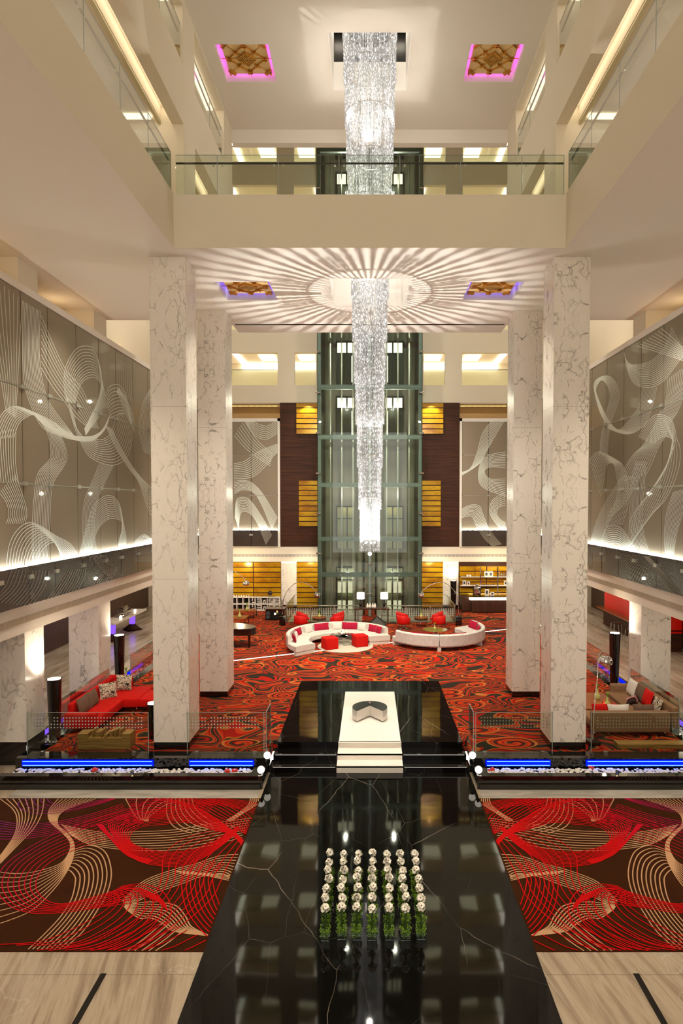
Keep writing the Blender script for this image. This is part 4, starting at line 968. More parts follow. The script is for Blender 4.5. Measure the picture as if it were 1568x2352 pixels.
# ================================================================== FLOWERS ON THE RUNWAY
def flower_head(seed):
    rn = random.Random(seed); bb = MB(); cc = MB()
    ds = []
    for i in range(7):
        k = i+.5; ph = math.acos(1-2*k/9); th = math.pi*(1+5**.5)*k+rn.uniform(-.3,.3)
        ds.append(Vector((math.cos(th)*math.sin(ph), math.sin(th)*math.sin(ph), math.cos(ph))))
    for d in ds:
        rot = Vector((0,0,1)).rotation_difference(d).to_matrix().to_4x4(); Mx = Matrix.Translation(d*.040) @ rot @ Matrix.Rotation(rn.uniform(0,1),4,'Z')
        for j in range(11):
            a = j*2*math.pi/11; r0, r1 = .008, rn.uniform(.040,.052); w = .0135; h = rn.uniform(.004,.024)
            ca, sa = math.cos(a), math.sin(a)
            P = lambda r,u,z: Mx @ Vector((r*ca-u*sa, r*sa+u*ca, z))
            bb.add([P(r0,-.004,0),P(r0,.004,0),P(r1*.65,w,h*.7),P(r1,w*.5,h),P(r1,-w*.5,h),P(r1*.65,-w,h*.7)],[(0,1,2,5),(5,2,3,4)],True)
        cc.ball(tuple(Mx @ Vector((0,0,.006))),.0085,8,5); cc.tube([(0,0,0),tuple(Mx @ Vector((0,0,.004)))],.003,4)
    bb.ball((0,0,0),.030,12,8)
    return bb, cc
def foliage(seed, w=.075, h=.17, n=260):
    rn = random.Random(seed); bb = MB()
    for i in range(n):
        p = Vector((rn.uniform(-w,w),rn.uniform(-w,w),rn.uniform(.03,h))); 
        if p.z > .12: p.x *= 1.15; p.y *= 1.15
        d = Vector((rn.uniform(-1,1),rn.uniform(-1,1),rn.uniform(.1,1))).normalized()*rn.uniform(.02,.035); x = d.orthogonal().normalized()*.008
        bb.add([p-x*.3,p+d*.5-x,p+d,p+d*.5+x],[(0,1,2,3)])
    return bb
ORD = ['first','second','third','fourth','fifth','sixth','seventh']
protos = []
for v in range(5):
    r_ = thing('flower_vase', 'x', 'flower vase', (0,0,-50), 0, 'flower vases in a grid on the runway')
    bb = MB(); w = .075
    for a in (-1,1): bb.box(min(a*w,a*(w-.006)),max(a*w,a*(w-.006)),-w,w,0,.14); bb.box(-w+.006,w-.006,min(a*w,a*(w-.006)),max(a*w,a*(w-.006)),0,.14)
    bb.box(-w,w,-w,w,0,.012); part(r_,'vase',bb,M['clear'])
    part(r_,'foliage',foliage(v),M['moss'])
    bb = MB()
    for k in range(4):
        a = k*1.57+v; bb.tube([(.02*math.cos(a),.02*math.sin(a),.05),(.012*math.cos(a),.012*math.sin(a),.3),(.01*math.cos(a),.01*math.sin(a),.47)],.006,6)
    part(r_,'stems',bb,M['stem'])
    hb, hc = flower_head(v)
    for q in (hb,hc): q.v = [(x*1.05+.006*math.sin(v*2),y*1.05+.006*math.cos(v*3),z*1.05+.50+.012*math.sin(v*5)) for x,y,z in q.v]
    h_ = part(r_,'flower_head',hb,M['petal']); part(h_,'flower_centres',hc,M['petal_centre'])
    protos.append(r_)
used = set()
for row in range(7):
    for cn in range(7):
        x = -.745+ .262*cn + random.uniform(-.02,.02) + (.03 if cn > 3 else 0); y = 9.93+.262*row+random.uniform(-.02,.02)
        lb = 'square glass vase topped by a white flower ball, %s row from front, %s from left' % (ORD[row], ORD[cn])
        v = (row*3+cn*2+random.randrange(2)) % 5
        if v not in used:
            used.add(v); o = protos[v]; o.location = (x,y,LOW+.007); o.rotation_euler = (0,0,0); o['label'] = lb
        else: dup(protos[v], (x,y,LOW+.007), random.choice((0,1,2,3))*math.pi/2, lb)
for v in range(5):
    if v not in used: raise SystemExit('unused proto')
# ================================================================== CENTRE OF THE LOUNGE
# notched round table on the runner
t = thing('display_table', 'low round black topped mirrored table with a wedge cut out, on the white runner', 'table', (0,18.95,.03))
a0, a1 = -math.pi/2+R(46), 1.5*math.pi-R(46); r = .55
pts = [(0,.12)]+[(r*math.cos(a0+(a1-a0)*i/40), r*math.sin(a0+(a1-a0)*i/40)) for i in range(41)]
bb = MB(); bb.prism(pts,.05,.36); part(t,'body',bb,plain('mirrored silver','#e6e0d8',.25,.25,var=.02))
pts2 = [(0,.13)]+[(p[0]*.99,p[1]*.99) for p in pts[1:]]
nt = NT('sparkling black'); o_ = nt.obj(); dd_ = nt.n('VectorMath',{0:o_},operation='LENGTH').outputs['Value']
sp_ = nt.math('POWER', nt.math('MULTIPLY', nt.noise(o_,60,2), nt.math('ADD',.6,nt.math('MULTIPLY',nt.math('SINE',nt.math('MULTIPLY',dd_,75.0)),.35))), 7.0)
M['sparkle'] = nt.done(nt.bsdf(nt.mix(nt.math('MULTIPLY',sp_,2.2), lin('#050505'), lin('#a8acb0')), .3, 0, .3))
bb = MB(); bb.prism(pts2,.36,.375); part(t,'top',bb,M['sparkle'],'sparkling black table top')
bb = MB(); bb.ball((0,.22,.415),.045); part(t,'glass_ball',bb,M['chrome'],'small mirrored ball')
for x,y in ((0,.16),(-.38,-.30),(.38,-.30),(-.35,.38),(.35,.38)):
    bb = MB(); bb.cyl((x*.95,y*.95,0),.02,0,.05,10); part(t,'foot',bb,M['chrome'])
# light line let into the carpet
b = MB(); p, q = at(462,1526,Z=0), at(1245,1436,Z=0); b.bar((p[0],p[1],.002),(q[0],q[1],.002),.10,.012)
solo('floor_light', b, M['led'], 'long white light line set diagonally across the patterned carpet', 'floor light')
# ------------------------------------------------------------------ curved sofas
def cushion(w,h,th=.14,n=9,corner=.0):
    bb = MB(); vs = []; 
    for side in (1,-1):
        for i in range(n+1):
            for j in range(n+1):
                u, v = i/n*2-1, j/n*2-1
                bul = (1-abs(u)**2.6)*(1-abs(v)**2.6); pin = 1-.07*(abs(u*v))**.0*0
                k = 1+.06*(abs(u)**3*abs(v)**3)-.03*((1-v*v)*abs(u)**4+(1-u*u)*abs(v)**4)
                vs.append((u*w/2*k, side*th/2*bul**.55 if bul > 0 else 0, v*h/2*k))
    N = (n+1)*(n+1); fs = []
    for i in range(n):
        for j in range(n):
            a = i*(n+1)+j; fs += [(a,a+n+1,a+n+2,a+1),(N+a+1,N+a+n+2,N+a+n+1,N+a)]
    return bb.add(vs, fs, True)
def put_cushion(mat, label, loc, rz, tilt, w=.45, h=.45, th=.16, group='scatter cushions', extra=None):
    o = solo('cushion', cushion(w,h,th), mat, label, 'cushion', loc, rz, group); o.rotation_euler = (tilt,0,rz)
    bb = MB(); L = [(-w/2,0,-h/2),(w/2,0,-h/2),(w/2,0,h/2),(-w/2,0,h/2)]
    return o
def curved_sofa(name_label, c, r0, r1, a0, a1, b0, b1, seams, mat, matback, hs=.43, hb=.76, legs=True):
    t = thing('curved_sofa', name_label, 'sofa', (c[0],c[1],0), 0, 'curved sofas')
    sg = [a0]+seams+[a1]
    for i in range(len(sg)-1):
        bb = MB(); bb.arc(r0,r1,sg[i]+.006,sg[i+1]-.006,.17,hs,20,rnd=.035); part(t,'seat',bb,mat)
    bs = [b0]+[x for x in seams if b0 < x < b1]+[b1]
    for i in range(len(bs)-1):
        bb = MB(); bb.arc(r1-.16,r1+.02,bs[i]+.006,bs[i+1]-.006,.19,hb,24,rnd=.05); part(t,'backrest',bb,matback)
    for a in sg:
        e = .05 if a in (a0,) else -.05 if a == a1 else 0
        bb = MB(); bb.arc(r0+.02,r1,a+e-.035,a+e+.035,0,.19,3); part(t,'plinth_leg',bb,mat)
    return t
CL = (-1.4, 28.55)
curved_sofa('cream curved sofa with raspberry cushions opening towards the dais', CL, 1.45, 2.5, R(17), R(222), R(24), R(203), [R(86),R(160)], M['cream'], M['cream'])
CR = (3.27, 30.15)
curved_sofa('silver mottled curved sofa seen from behind, right of the cream one', CR, 1.4, 2.4, R(204), R(400), R(212), R(392), [R(268),R(330)], M['silver'], M['silver'])
def ring_cushion(C, r, deg, w, mat, label, h=.36, z=.43, th=.15):
    a = R(deg); x, y = C[0]+r*math.cos(a), C[1]+r*math.sin(a)
    o = solo('cushion', cushion(w,h,th), mat, label, 'cushion', (x,y,z+h/2-.02), 0, 'sofa cushions')
    o.rotation_euler = (R(-14), 0, a-math.pi/2)
for deg, w, mt, lb in ((197,.62,'magenta','raspberry cushion at the near left end of the cream curved sofa'),(178,.4,'cream','pale cushion near the left end of the cream curved sofa'),(160,.62,'magenta','raspberry cushion second from the left end of the cream sofa'),(140,.5,'cream','pale cushion between two raspberry ones, left part of the cream sofa'),
    (118,.78,'magenta','long raspberry cushion left of the middle of the cream curved sofa'),(97,.46,'cream','pale cushion in the middle of the cream curved sofa'),(80,.78,'magenta','raspberry cushion right of the middle of the cream curved sofa'),(62,.46,'cream','pale cushion in the right part of the cream curved sofa'),(46,.5,'magenta','raspberry cushion second from the right end of the cream sofa'),(33,.44,'magenta','raspberry cushion at the right end of the cream curved sofa')):
    ring_cushion(CL, 2.18 if mt=='magenta' else 2.08, deg, w, M[mt], lb, .36 if mt=='magenta' else .34)
for deg, w, lb in ((244,.8,'raspberry cushion peeking over the back of the silver sofa, left'),(292,.9,'raspberry cushion peeking over the back of the silver sofa, middle'),(352,.75,'raspberry cushion low on the right arm of the silver sofa'),(20,.8,'raspberry cushion standing at the far right end of the silver sofa')):
    ring_cushion(CR, 2.1, deg, w, M['magenta'], lb, .40 if deg==20 else .36)
# ottomans, rug, wire table
for j,(px,py,rz,lb) in enumerate(((762,1490,.5,'red cube ottoman left of the wire coffee table'),(831,1484,.42,'red cube ottoman right of the wire coffee table'))):
    p = at(px-5,py,Z=0); bb = MB(); bb.rbox(-.31,.31,-.31,.31,.02,.55,.03)
    t = thing('ottoman', lb, 'ottoman', (p[0],p[1],0), rz, 'red cube ottomans'); part(t,'body',bb,M['red'])
    for x in (-.24,.24):
        for y in (-.24,.24): bb = MB(); bb.cyl((x,y,0),.025,0,.03,10); part(t,'foot',bb,M['darkmetal'])
pr = at(793,1484,Z=0); bb = MB(); bb.cyl((0,0,0),1.32,0,.015,48)
solo('round_rug', bb, M['rugm'], 'round pale rug under the wire coffee table', 'rug', (pr[0],pr[1],0))
pt = at(787,1479,Z=0)
t = thing('wire_table', 'small glass topped coffee table on a tangled wire base', 'coffee table', (pt[0],pt[1],.015))
bb = MB(); bb.cyl((0,0,0),.62,.40,.415,40); part(t,'top',bb,M['clear'])
bb = MB()
for i in range(40):
    a, c = random.uniform(0,6.28), random.uniform(0,6.28); z0 = random.uniform(0,.4); z1 = random.uniform(0,.4)
    bb.tube([(.42*math.cos(a),.42*math.sin(a),z0),(.42*math.cos((a+c)/2),.42*math.sin((a+c)/2),(z0+z1)/2+.03),(.42*math.cos(c),.42*math.sin(c),z1)],.007,5)
for z in (.01,.39): bb.tube([(.45*math.cos(i*.2618),.45*math.sin(i*.2618),z) for i in range(25)],.01,6)
part(t,'wire_base',bb,M['chrome'])
t = thing('flower_bowl', 'low arrangement of white flowers on the wire coffee table', 'flowers', (pt[0]+.03,pt[1],.435))
bb = MB(); bb.lathe([(.1,0),(.2,.06),(.19,.06),(.09,.01)],n=20); part(t,'bowl',bb,M['clear'])
bb = MB()
for i in range(16):
    a, rr = random.uniform(0,6.28), random.uniform(0,.26); bb.ball((rr*math.cos(a),rr*math.sin(a),.1+random.uniform(0,.14)*(1-rr*2)),random.uniform(.05,.075),10,7)
part(t,'blooms',bb,M['petal'])
# glass table beyond the silver sofa
p = at(999,1446,Z=.38)
t = thing('glass_table', 'round smoked glass coffee table inside the silver curved sofa', 'coffee table', (p[0],p[1],0))
bb = MB(); bb.cyl((0,0,0),.62,.38,.395,40); part(t,'top',bb,plain('smoked amber glass','#6b6a3a',.08,spec=.6)); 
bb = MB(); 
for i in range(3): a = i*2.094; bb.tube([(.3*math.cos(a),.3*math.sin(a),0),(.12*math.cos(a),.12*math.sin(a),.2),(.35*math.cos(a),.35*math.sin(a),.38)],.015,8)
part(t,'legs',bb,M['chrome'])
def bottle_vase(loc, label, sc_=1.0, group='small vases'):
    t = thing('bud_vase', label, 'vase', loc, 0, group)
    bb = MB(); bb.lathe([(r*sc_,z*sc_) for r,z in ((.05,0),(.065,.04),(.06,.10),(.025,.14),(.02,.22),(.026,.23))],n=16); part(t,'vase',bb,M['vaseg'])
    bb = MB()
    for i in range(7):
        a = i*.9; bb.tube([(0,0,.2*sc_),(.02*math.cos(a),.02*math.sin(a),.27*sc_),(.05*math.cos(a),.05*math.sin(a),.33*sc_)],[.004,.006,.012],5)
    part(t,'leaves',bb,M['moss'])
M['vaseg'] = plain('pale green glass vase','#c9cf7a',.15,spec=.6)
bottle_vase((p[0]-.02,p[1],.395),'small pale vase on the smoked glass table inside the silver sofa')
# ------------------------------------------------------------------ armchairs
def armchair(label, loc, rz):
    t = thing('armchair', label, 'armchair', loc, rz, 'red swivel armchairs')
    bb = MB(); bb.rbox(-.27,.27,-.26,.30,.28,.43,.05); part(t,'seat',bb,M['tub_red'])
    bb = MB()
    prof = [(.36,.26),(.40,.32),(.41,.70),(.38,.74),(.34,.70),(.32,.44),(.30,.27)]
    n = 26; a0,a1 = R(-25),R(205); vs = []
    for i in range(n+1):
        a = -(a0+(a1-a0)*i/n); drop = .13*max(0,(abs(i/n-.5)*2-.45))/.55
        for r_,z in prof: vs.append((r_*math.cos(a)*.92, r_*math.sin(a)*.92, z-(drop if z>.5 else 0)))
    k = len(prof); fs = [(i*k+j,i*k+(j+1)%k,(i+1)*k+(j+1)%k,(i+1)*k+j) for i in range(n) for j in range(k)]
    fs += [tuple(range(k-1,-1,-1)), tuple(n*k+j for j in range(k))]
    bb.add(vs, fs, True); part(t,'shell',bb,M['tub_red'],fix=True)
    bb = MB(); bb.cyl((0,0,0),.03,.03,.28,12); part(t,'stem',bb,M['chrome'])
    bb = MB(); bb.lathe([(.26,0),(.26,.012),(.05,.05),(.03,.06)],n=24); part(t,'foot_plate',bb,M['chrome'])
    return t
ch = []
for gx, gn, xs in ((-1,'left',(-3.75,-1.80)),(1,'right',(1.84,3.75))):
    for yy, fr in ((32.95,'front'),(34.0,'rear')):
        for x, sd, rz in ((xs[0],'left',-.75),(xs[1],'right',.75)):
            ch.append(((x,yy), rz*(1 if fr=='front' else 1.5), 'red tub armchair of the %s group, %s %s' % (gn, fr, sd)))
c0 = None
for (px,py),rz,lb in ch:
    p = (px,py)
    if c0 is None: c0 = armchair(lb, (p[0],p[1],0), rz)
    else: dup(c0, (p[0],p[1],0), rz, lb)
for px,py,lb in ((-2.78,33.45,'left'),(2.83,33.45,'right')):
    p = (px,py)
    t = thing('round_table', 'round amber topped side table among the red armchairs, %s group' % lb, 'side table', (p[0],p[1],0), 0, 'round side tables')
    bb = MB(); bb.cyl((0,0,0),.38,.5,.53,32); part(t,'top',bb,M['amber']); bb = MB(); bb.lathe([(.375,.40),(.38,.42),(.38,.495),(.37,.5)],n=32); part(t,'rim',bb,M['wood'])
    bb = MB()
    for i in range(3): a = i*2.094+.3; bb.tube([(.3*math.cos(a),.3*math.sin(a),0),(.26*math.cos(a),.26*math.sin(a),.42)],.014,8)
    part(t,'legs',bb,M['chrome'])
    bottle_vase((p[0],p[1],.53),'small pale vase on the amber side table of the %s armchair group' % lb, 1.2)
# marble landing at the lift, railing and console
b = MB(); b.box(-4.72,-.45,34.7,38.8,0,.01); b.box(.42,4.85,34.7,38.8,0,.01); struct('floor_lift', b, M['greystrip'])
b = MB(); b.box(-3.0,3.0,34.75,35.5,.011,.014)
for s, x0, x1 in ((-1,-4.78,-.62),(1,.62,4.88)):
    t = thing('lobby_railing', 'low dotted glass railing with a steel handrail in front of the lift, %s half' % nmx[s], 'railing', (0,34.6,0), 0, 'lift railings')
    bb = MB(); bb.box(x0,x1,-.01,.01,.02,.92); part(t,'glass_pane',bb,M['glass'])
    xe = x0 if s < 0 else x1
    bb = MB(); bb.box(xe-.01,xe+.01,.01,4.1,.02,.92); part(t,'glass_pane',bb,M['glass'])
    bb = MB(); bb.tube([(x1 if s<0 else x0,0,.96),(xe,0,.96),(xe,4.1,.96)],.03,8); part(t,'handrail',bb,M['steel'])
    bb = MB()
    for i in range(int((x1-x0)/.13)):
        for r_ in range(4):
            c = Vector((x0+.08+i*.13,-.014,.42+r_*.12)); bb.add([c+Vector((.04*math.cos(k*1.0472),0,.04*math.sin(k*1.0472))) for k in range(6)],[tuple(range(6))])
    part(t,'dot_band',bb,M['dots'])
    for i in range(4):
        x = x0+.05+(x1-x0-.1)*i/3; bb = MB(); bb.box(x-.02,x+.02,-.02,.02,0,.95); part(t,'post',bb,M['steel'])
t = thing('console_table', 'narrow dark console table in front of the lift', 'console table', (.1,34.2,0))
bb = MB(); bb.box(-1.0,1.0,-.22,.22,.84,.90); part(t,'top',bb,M['wood'])
for x in (-.92,.92):
    for y in (-.17,.17): bb = MB(); bb.box(x-.03,x+.03,y-.03,y+.03,0,.84); part(t,'leg',bb,M['wood'])
for px, lb in ((828,'left'),(882,'right')):
    x = at(px,1395,Y=34.2)[0]
    t = thing('table_lamp', 'black baluster table lamp with a lit drum shade on the console, %s' % lb, 'lamp', (x,34.2,.9), 0, 'console lamps')
    bb = MB(); bb.lathe([(.09,0),(.09,.03),(.03,.05),(.06,.12),(.10,.22),(.07,.32),(.03,.38),(.035,.42),(.02,.50),(.015,.62)],n=18); part(t,'base',bb,M['gloss_black'])
    bb = MB(); bb.lathe([(.21,.52),(.22,.52),(.215,.88),(.205,.88),(.21,.52)],n=28,cap=False); part(t,'lamp_shade',bb,M['shade'],'lit cream drum shade')
for i,x in enumerate((-.18,-.04,.12,.24)):
    bb = MB(); bb.lathe([(.05,0),(.07,.08),(.06,.18),(.02,.24),(.03,.28)],n=14); solo('white_jar', bb, M['white'], 'small white jar on the console between the lamps, %s from the left' % ORD[i], 'jar', (x+.05,34.15,.9), 0, 'white jars')
# ------------------------------------------------------------------ arc lamps
def arc_lamp(label, base, pts, shade, r=.17, black=True, lean=None):
    t = thing('arc_lamp', label, 'floor lamp', base, 0, 'arc floor lamps')
    bb = MB(); bb.rbox(-.17,.17,-.17,.17,0,.5 if black else .12,.015); part(t,'base_block',bb,M['gloss_black'])
    P = [tuple(Vector(p)-Vector(base)) for p in pts]
    bb = MB(); bb.tube(catmull(P,28),.016,8); part(t,'arm',bb,M['chrome'])
    sv = Vector(shade)-Vector(base)
    bb = MB(); bb.lathe([(.03,.16),(r*.5,.15),(r*.85,.09),(r,.0),(r*.97,-.05),(r*.9,-.1),(r*.88,-.1),(r*.95,-.02),(r*.8,.08),(r*.4,.14)],tuple(sv),24,cap=False); part(t,'shade',bb,M['chrome'],'chrome dome shade')
    bb = MB(); bb.ball(tuple(sv+Vector((0,0,-.02))),.06); part(t,'bulb',bb,M['bulb'])
arc_lamp('arc floor lamp with a black block base beside the left armchair group', (-4.87,33.9,0), [(-4.87,33.9,.5),(-4.8,33.9,1.5),(-4.45,33.9,2.1),(-3.95,33.9,2.4),(-3.4,33.9,2.25),(-2.96,33.9,1.85)], (-2.94,33.9,1.68))
arc_lamp('arc floor lamp with a black block base beside the right armchair group', (4.95,33.9,0), [(4.95,33.9,.5),(4.9,33.9,1.5),(4.55,33.9,2.1),(4.0,33.9,2.4),(3.3,33.9,2.2),(2.88,33.9,1.85)], (2.86,33.9,1.68))
arc_lamp('arc floor lamp reaching over the far left tables', (-9.0,35,0), [(-9.0,35,.5),(-8.95,35,1.8),(-8.6,35,2.6),(-8.0,35,2.9),(-7.5,35,2.7),(-7.15,35,2.36)], (-7.12,35,2.18), .19)
arc_lamp('large arc floor lamp with a leaning pole beside the right front column', (6.28,17.0,0), [(6.28,17.0,.1),(6.5,17.5,.8),(6.85,18.2,1.6),(7.1,18.8,2.0),(7.35,19.15,2.10),(7.5,19.3,1.95)], (7.52,19.32,1.76), .22, False)
# ------------------------------------------------------------------ left back group: cubby shelf, globe, tables, piano
t = thing('cubby_shelf', 'long low white cubby shelf with letter shaped dividers, left of the back wall', 'shelf', (0,38.4,0))
x0, x1 = -9.2, -5.72; n = 9; w = (x1-x0)/n; hh = .86
bb = MB(); bb.box(x0,x1,.36,.40,0,hh); part(t,'back_panel',bb,M['black'],'dark back panel')
bb = MB()
for z in (0,.40,.82): bb.box(x0,x1,0,.36,z,z+.04)
for i in range(n+1): bb.box(x0+i*w-.02,x0+i*w+.02,0,.36,.0,hh)
part(t,'carcass',bb,M['white'])
strokes = {4:[(.5,.62,.55,1),(.5,1,.1,.22),(.5,.62,.1,.3)],5:[(.3,1,.78,.9),(.3,1,.42,.52),(.3,1,.1,.2)],6:[(.3,.42,0,.6),(.62,.74,0,.6),(.3,.74,.5,.62)],7:[(.2,.9,.8,.9),(.2,.32,.5,.9),(.2,.9,.42,.54),(.78,.9,.12,.5),(.2,.9,.08,.18)],8:[(.25,.9,.8,.9),(.25,.9,.45,.55),(.25,.9,.1,.2),(.12,.25,.1,.9)]}
for rowz in (.04,.44):
    for ci, sts in strokes.items():
        bb = MB()
        for a,c,d_,e in sts: X0 = x0+ci*w+.02; ww = w-.04; bb.box(X0+a*ww,X0+c*ww,.02,.35,rowz+d_*.38*.95,rowz+e*.38*.95)
        part(t,'letter_divider',bb,M['white'])
t = thing('globe', 'dark globe on a small stand on top of the white cubby shelf', 'globe', at(620,1371,Y=38.6)[:2]+(.86,))
bb = MB(); bb.ball((0,0,.24),.155,20,12); part(t,'sphere',bb,plain('dark globe','#2b1f1c',.25,var=.6,scale=8)); bb = MB(); bb.cyl((0,0,0),.07,0,.03,16,.05); bb.cyl((0,0,0),.015,.03,.1,8); part(t,'stand',bb,M['chrome'])
for i in range(9):
    bb = MB(); bb.lathe([(.04,0),(.05,.04),(.03,.1),(.01,.14)],n=12); solo('white_ornament', bb, M['white'], 'small white ornament in a row on the cubby shelf, %s from the left' % (ORD+['eighth','ninth'])[i], 'ornament', (-8.95+i*.16,38.55,.86), 0, 'white ornaments on the shelf')
for px,py,z,w_,d_,lb in ((566,1412,.45,1.5,.9,'behind'),(549,1428,.45,1.3,1.0,'in front')):
    p = at(px,py-11,Z=z)
    t = thing('coffee_table', 'low amber topped table with thin legs at the far left, the one %s' % lb, 'coffee table', (p[0]-.2,p[1],0), 0, 'amber tables')
    bb = MB(); bb.box(-w_/2,w_/2,-d_/2,d_/2,z-.05,z); part(t,'top',bb,M['amber'])
    for x in (-1,1):
        for y in (-1,1): bb = MB(); bb.box(x*(w_/2-.03)-.018,x*(w_/2-.03)+.018,y*(d_/2-.03)-.018,y*(d_/2-.03)+.018,0,z-.05); part(t,'leg',bb,M['darkmetal'])
    bottle_vase((p[0]+.05,p[1]-.1,z),'small pale vase on the amber table at the far left, the table %s' % lb, 1.4)
p = at(631,1424,Z=0)
t = thing('lantern_table', 'black cube table with a glowing candle inside, left of the left arc lamp', 'side table', (p[0],p[1]+.3,0))
bb = MB()
bb.box(-.55,.55,-.3,.35,.0,.06); bb.box(-.55,.55,-.3,.35,.58,.64); bb.box(-.55,-.5,-.3,.35,.06,.58); bb.box(.5,.55,-.3,.35,.06,.58); bb.box(-.5,.5,.3,.35,.06,.58); bb.box(-.5,.5,-.28,.3,.26,.29); part(t,'body',bb,M['gloss_black'])
bb = MB(); bb.box(-.58,.58,-.33,.38,.64,.67); part(t,'top',bb,plain('grey stone top','#8a8378',.35))
bb = MB(); bb.cyl((-.02,-.1,0),.045,.29,.37,12); part(t,'candle',bb,M['candle'],'glowing candle')
t = thing('figurine', 'small grey seated figurine on the black cube table', 'sculpture', (p[0]+.33,p[1]+.35,.67))
bb = MB(); bb.ball((0,0,.12),.11,12,8); bb.ball((.03,0,.28),.085,12,8,1.2); part(t,'body',bb,M['greystone'] if 'greystone' in M else plain('grey stone','#8c7f70',.7)); bb = MB(); bb.ball((.03,-.01,.42),.06,12,8); part(t,'head',bb,plain('grey stone head','#9a8d7d',.7))
p = at(577,1488,Z=0)
t = thing('grand_piano', 'black grand piano partly hidden by the left rear column', 'piano', (-6.3,29.0,0))
pl = [(-.95,-.7),(.2,-.7),(.75,-.62),(.9,-.3),(.82,.1),(.55,.35),(.2,.55),(-.2,.75),(-.95,.78)]
bb = MB(); bb.prism(pl,.60,.90); part(t,'case',bb,M['gloss_black'])
bb = MB(); bb.prism([(x*1.02,y*1.02) for x,y in pl],.90,.93); part(t,'lid',bb,plain('satin black lid','#2a2826',.25,spec=.6))
for x,y in ((.62,-.45),(-.75,-.5),(-.6,.55)):
    bb = MB(); bb.lathe([(.04,0),(.05,.06),(.045,.1),(.07,.55),(.09,.6)],(x,y,0),12); part(t,'leg',bb,M['gloss_black'])
p = at(868,1437,Z=0)
t = thing('wire_pyramid', 'low dark wire pyramid on the carpet between the two curved sofas', 'sculpture', (p[0]-.05,p[1]+.2,0))
bb = MB()
bs = [(-.5,-.4,.02),(.5,-.4,.02),(.5,.4,.02),(-.5,.4,.02)]
for i in range(4): bb.tube([bs[i],bs[(i+1)%4]],.015,6); bb.tube([bs[i],(0,0,.5)],.015,6)
part(t,'frame',bb,M['darkmetal']); bb = MB(); bb.add([(-.48,-.38,.03),(.48,-.38,.03),(.48,.38,.03),(-.48,.38,.03),(0,0,.48)],[(0,1,4),(1,2,4),(2,3,4),(3,0,4),(3,2,1,0)]); part(t,'panels',bb,plain('smoked grey panel','#4a4a46',.2))
# ------------------------------------------------------------------ bar on the right
t = thing('bar_counter', 'dark wood bar counter with a glowing front edge, right of the back wall', 'bar', (0,37.7,0))
bb = MB(); bb.box(6.35,9.3,0,.55,.06,.80); bb.box(5.75,6.35,.35,1.1,.06,.98); part(t,'front',bb,M['wood_v'])
bb = MB(); bb.box(6.22,9.3,-.06,.5,.80,.98); part(t,'glow_band',bb,M['barglow'],'glowing white front edge')
bb = MB(); bb.box(6.1,9.3,-.1,.7,.98,1.02); part(t,'top',bb,M['gloss_black'])
bb = MB(); bb.box(6.4,9.3,.05,.5,0,.06); part(t,'kick',bb,M['black'])
for z, nm in ((1.55,'lower'),(2.1,'upper')):
    bb = MB(); bb.box(5.8,9.2,0,.25,0,.03); solo('bar_shelf', bb, M['clear'] if False else M['white'], '%s pale shelf on the amber wall behind the bar' % nm, 'shelf', (0,38.62,z), 0, 'bar shelves')
for x in (7.02,8.12):
    bb = MB(); bb.box(-.03,.03,0,.04,0,1.75); solo('shelf_upright', bb, M['chrome'], 'bright upright of the bar shelving, %s' % ('left one' if x < 7.5 else 'right one'), 'upright', (x,38.58,1.02), 0, 'bar shelf uprights')
def frame(x,z,w,h,label,y=38.7,tilt=0):
    t = thing('picture_frame', label, 'picture frame', (x,y,z), 0, 'white frames at the bar')
    bb = MB(); bb.box(-w/2,w/2,-.015,.015,0,h); part(t,'frame',bb,M['white']); bb = MB(); bb.box(-w*.28,w*.28,-.02,-.0151,h*.22,h*.78); part(t,'print',bb,M['photo'])
frame(6.02,1.58,.22,.32,'taller white frame on the lower bar shelf, far left'); frame(6.28,1.58,.17,.24,'shorter white frame on the lower bar shelf, far left')
frame(7.42,2.13,.26,.34,'left one of two white frames on the upper bar shelf'); frame(7.7,2.13,.26,.34,'right one of two white frames on the upper bar shelf')
frame(8.65,1.58,.22,.3,'white frame at the right of the lower bar shelf'); frame(7.36,1.02,.25,.38,'tall white frame standing on the bar counter',38.2); frame(7.7,1.02,.24,.2,'small white frame standing on the bar counter',38.2)
for i in range(4):
    bb = MB(); bb.lathe([(.035,0),(.04,.1),(.035,.16),(.012,.22),(.012,.3),(.016,.31)],n=12); solo('bottle', bb, M['chrome'], 'bottle on the upper bar shelf, %s from the left' % ORD[i], 'bottle', (8.25+i*.12,38.72,2.13), 0, 'bottles on the upper bar shelf')
for i in range(3):
    t = thing('wire_basket', 'looped wire basket on the lower bar shelf, %s from the left' % ORD[i], 'basket', (7.25+i*.3,38.72,1.58), 0, 'wire baskets')
    bb = MB(); bb.lathe([(.06,0),(.12,.07),(.11,.07),(.05,.01)],n=16); part(t,'bowl',bb,M['chrome']); bb = MB(); bb.tube([(.11*math.cos(a_*.314),0,.06+.22*math.sin(a_*.314)) for a_ in range(11)],.01,6); part(t,'handle',bb,M['amber'])
for i in range(2):
    bb = MB(); bb.lathe([(.04,0),(.08,.06),(.05,.13),(.02,.15)],n=14); solo('white_jar', bb, M['white'], 'white jar on the upper bar shelf, %s' % ('left one','right one')[i], 'jar', (6.22+i*.17,38.72,2.13), 0, 'white jars')
t = thing('coffee_machine', 'chrome coffee machine on the bar counter', 'coffee machine', (6.72,38.2,1.02))
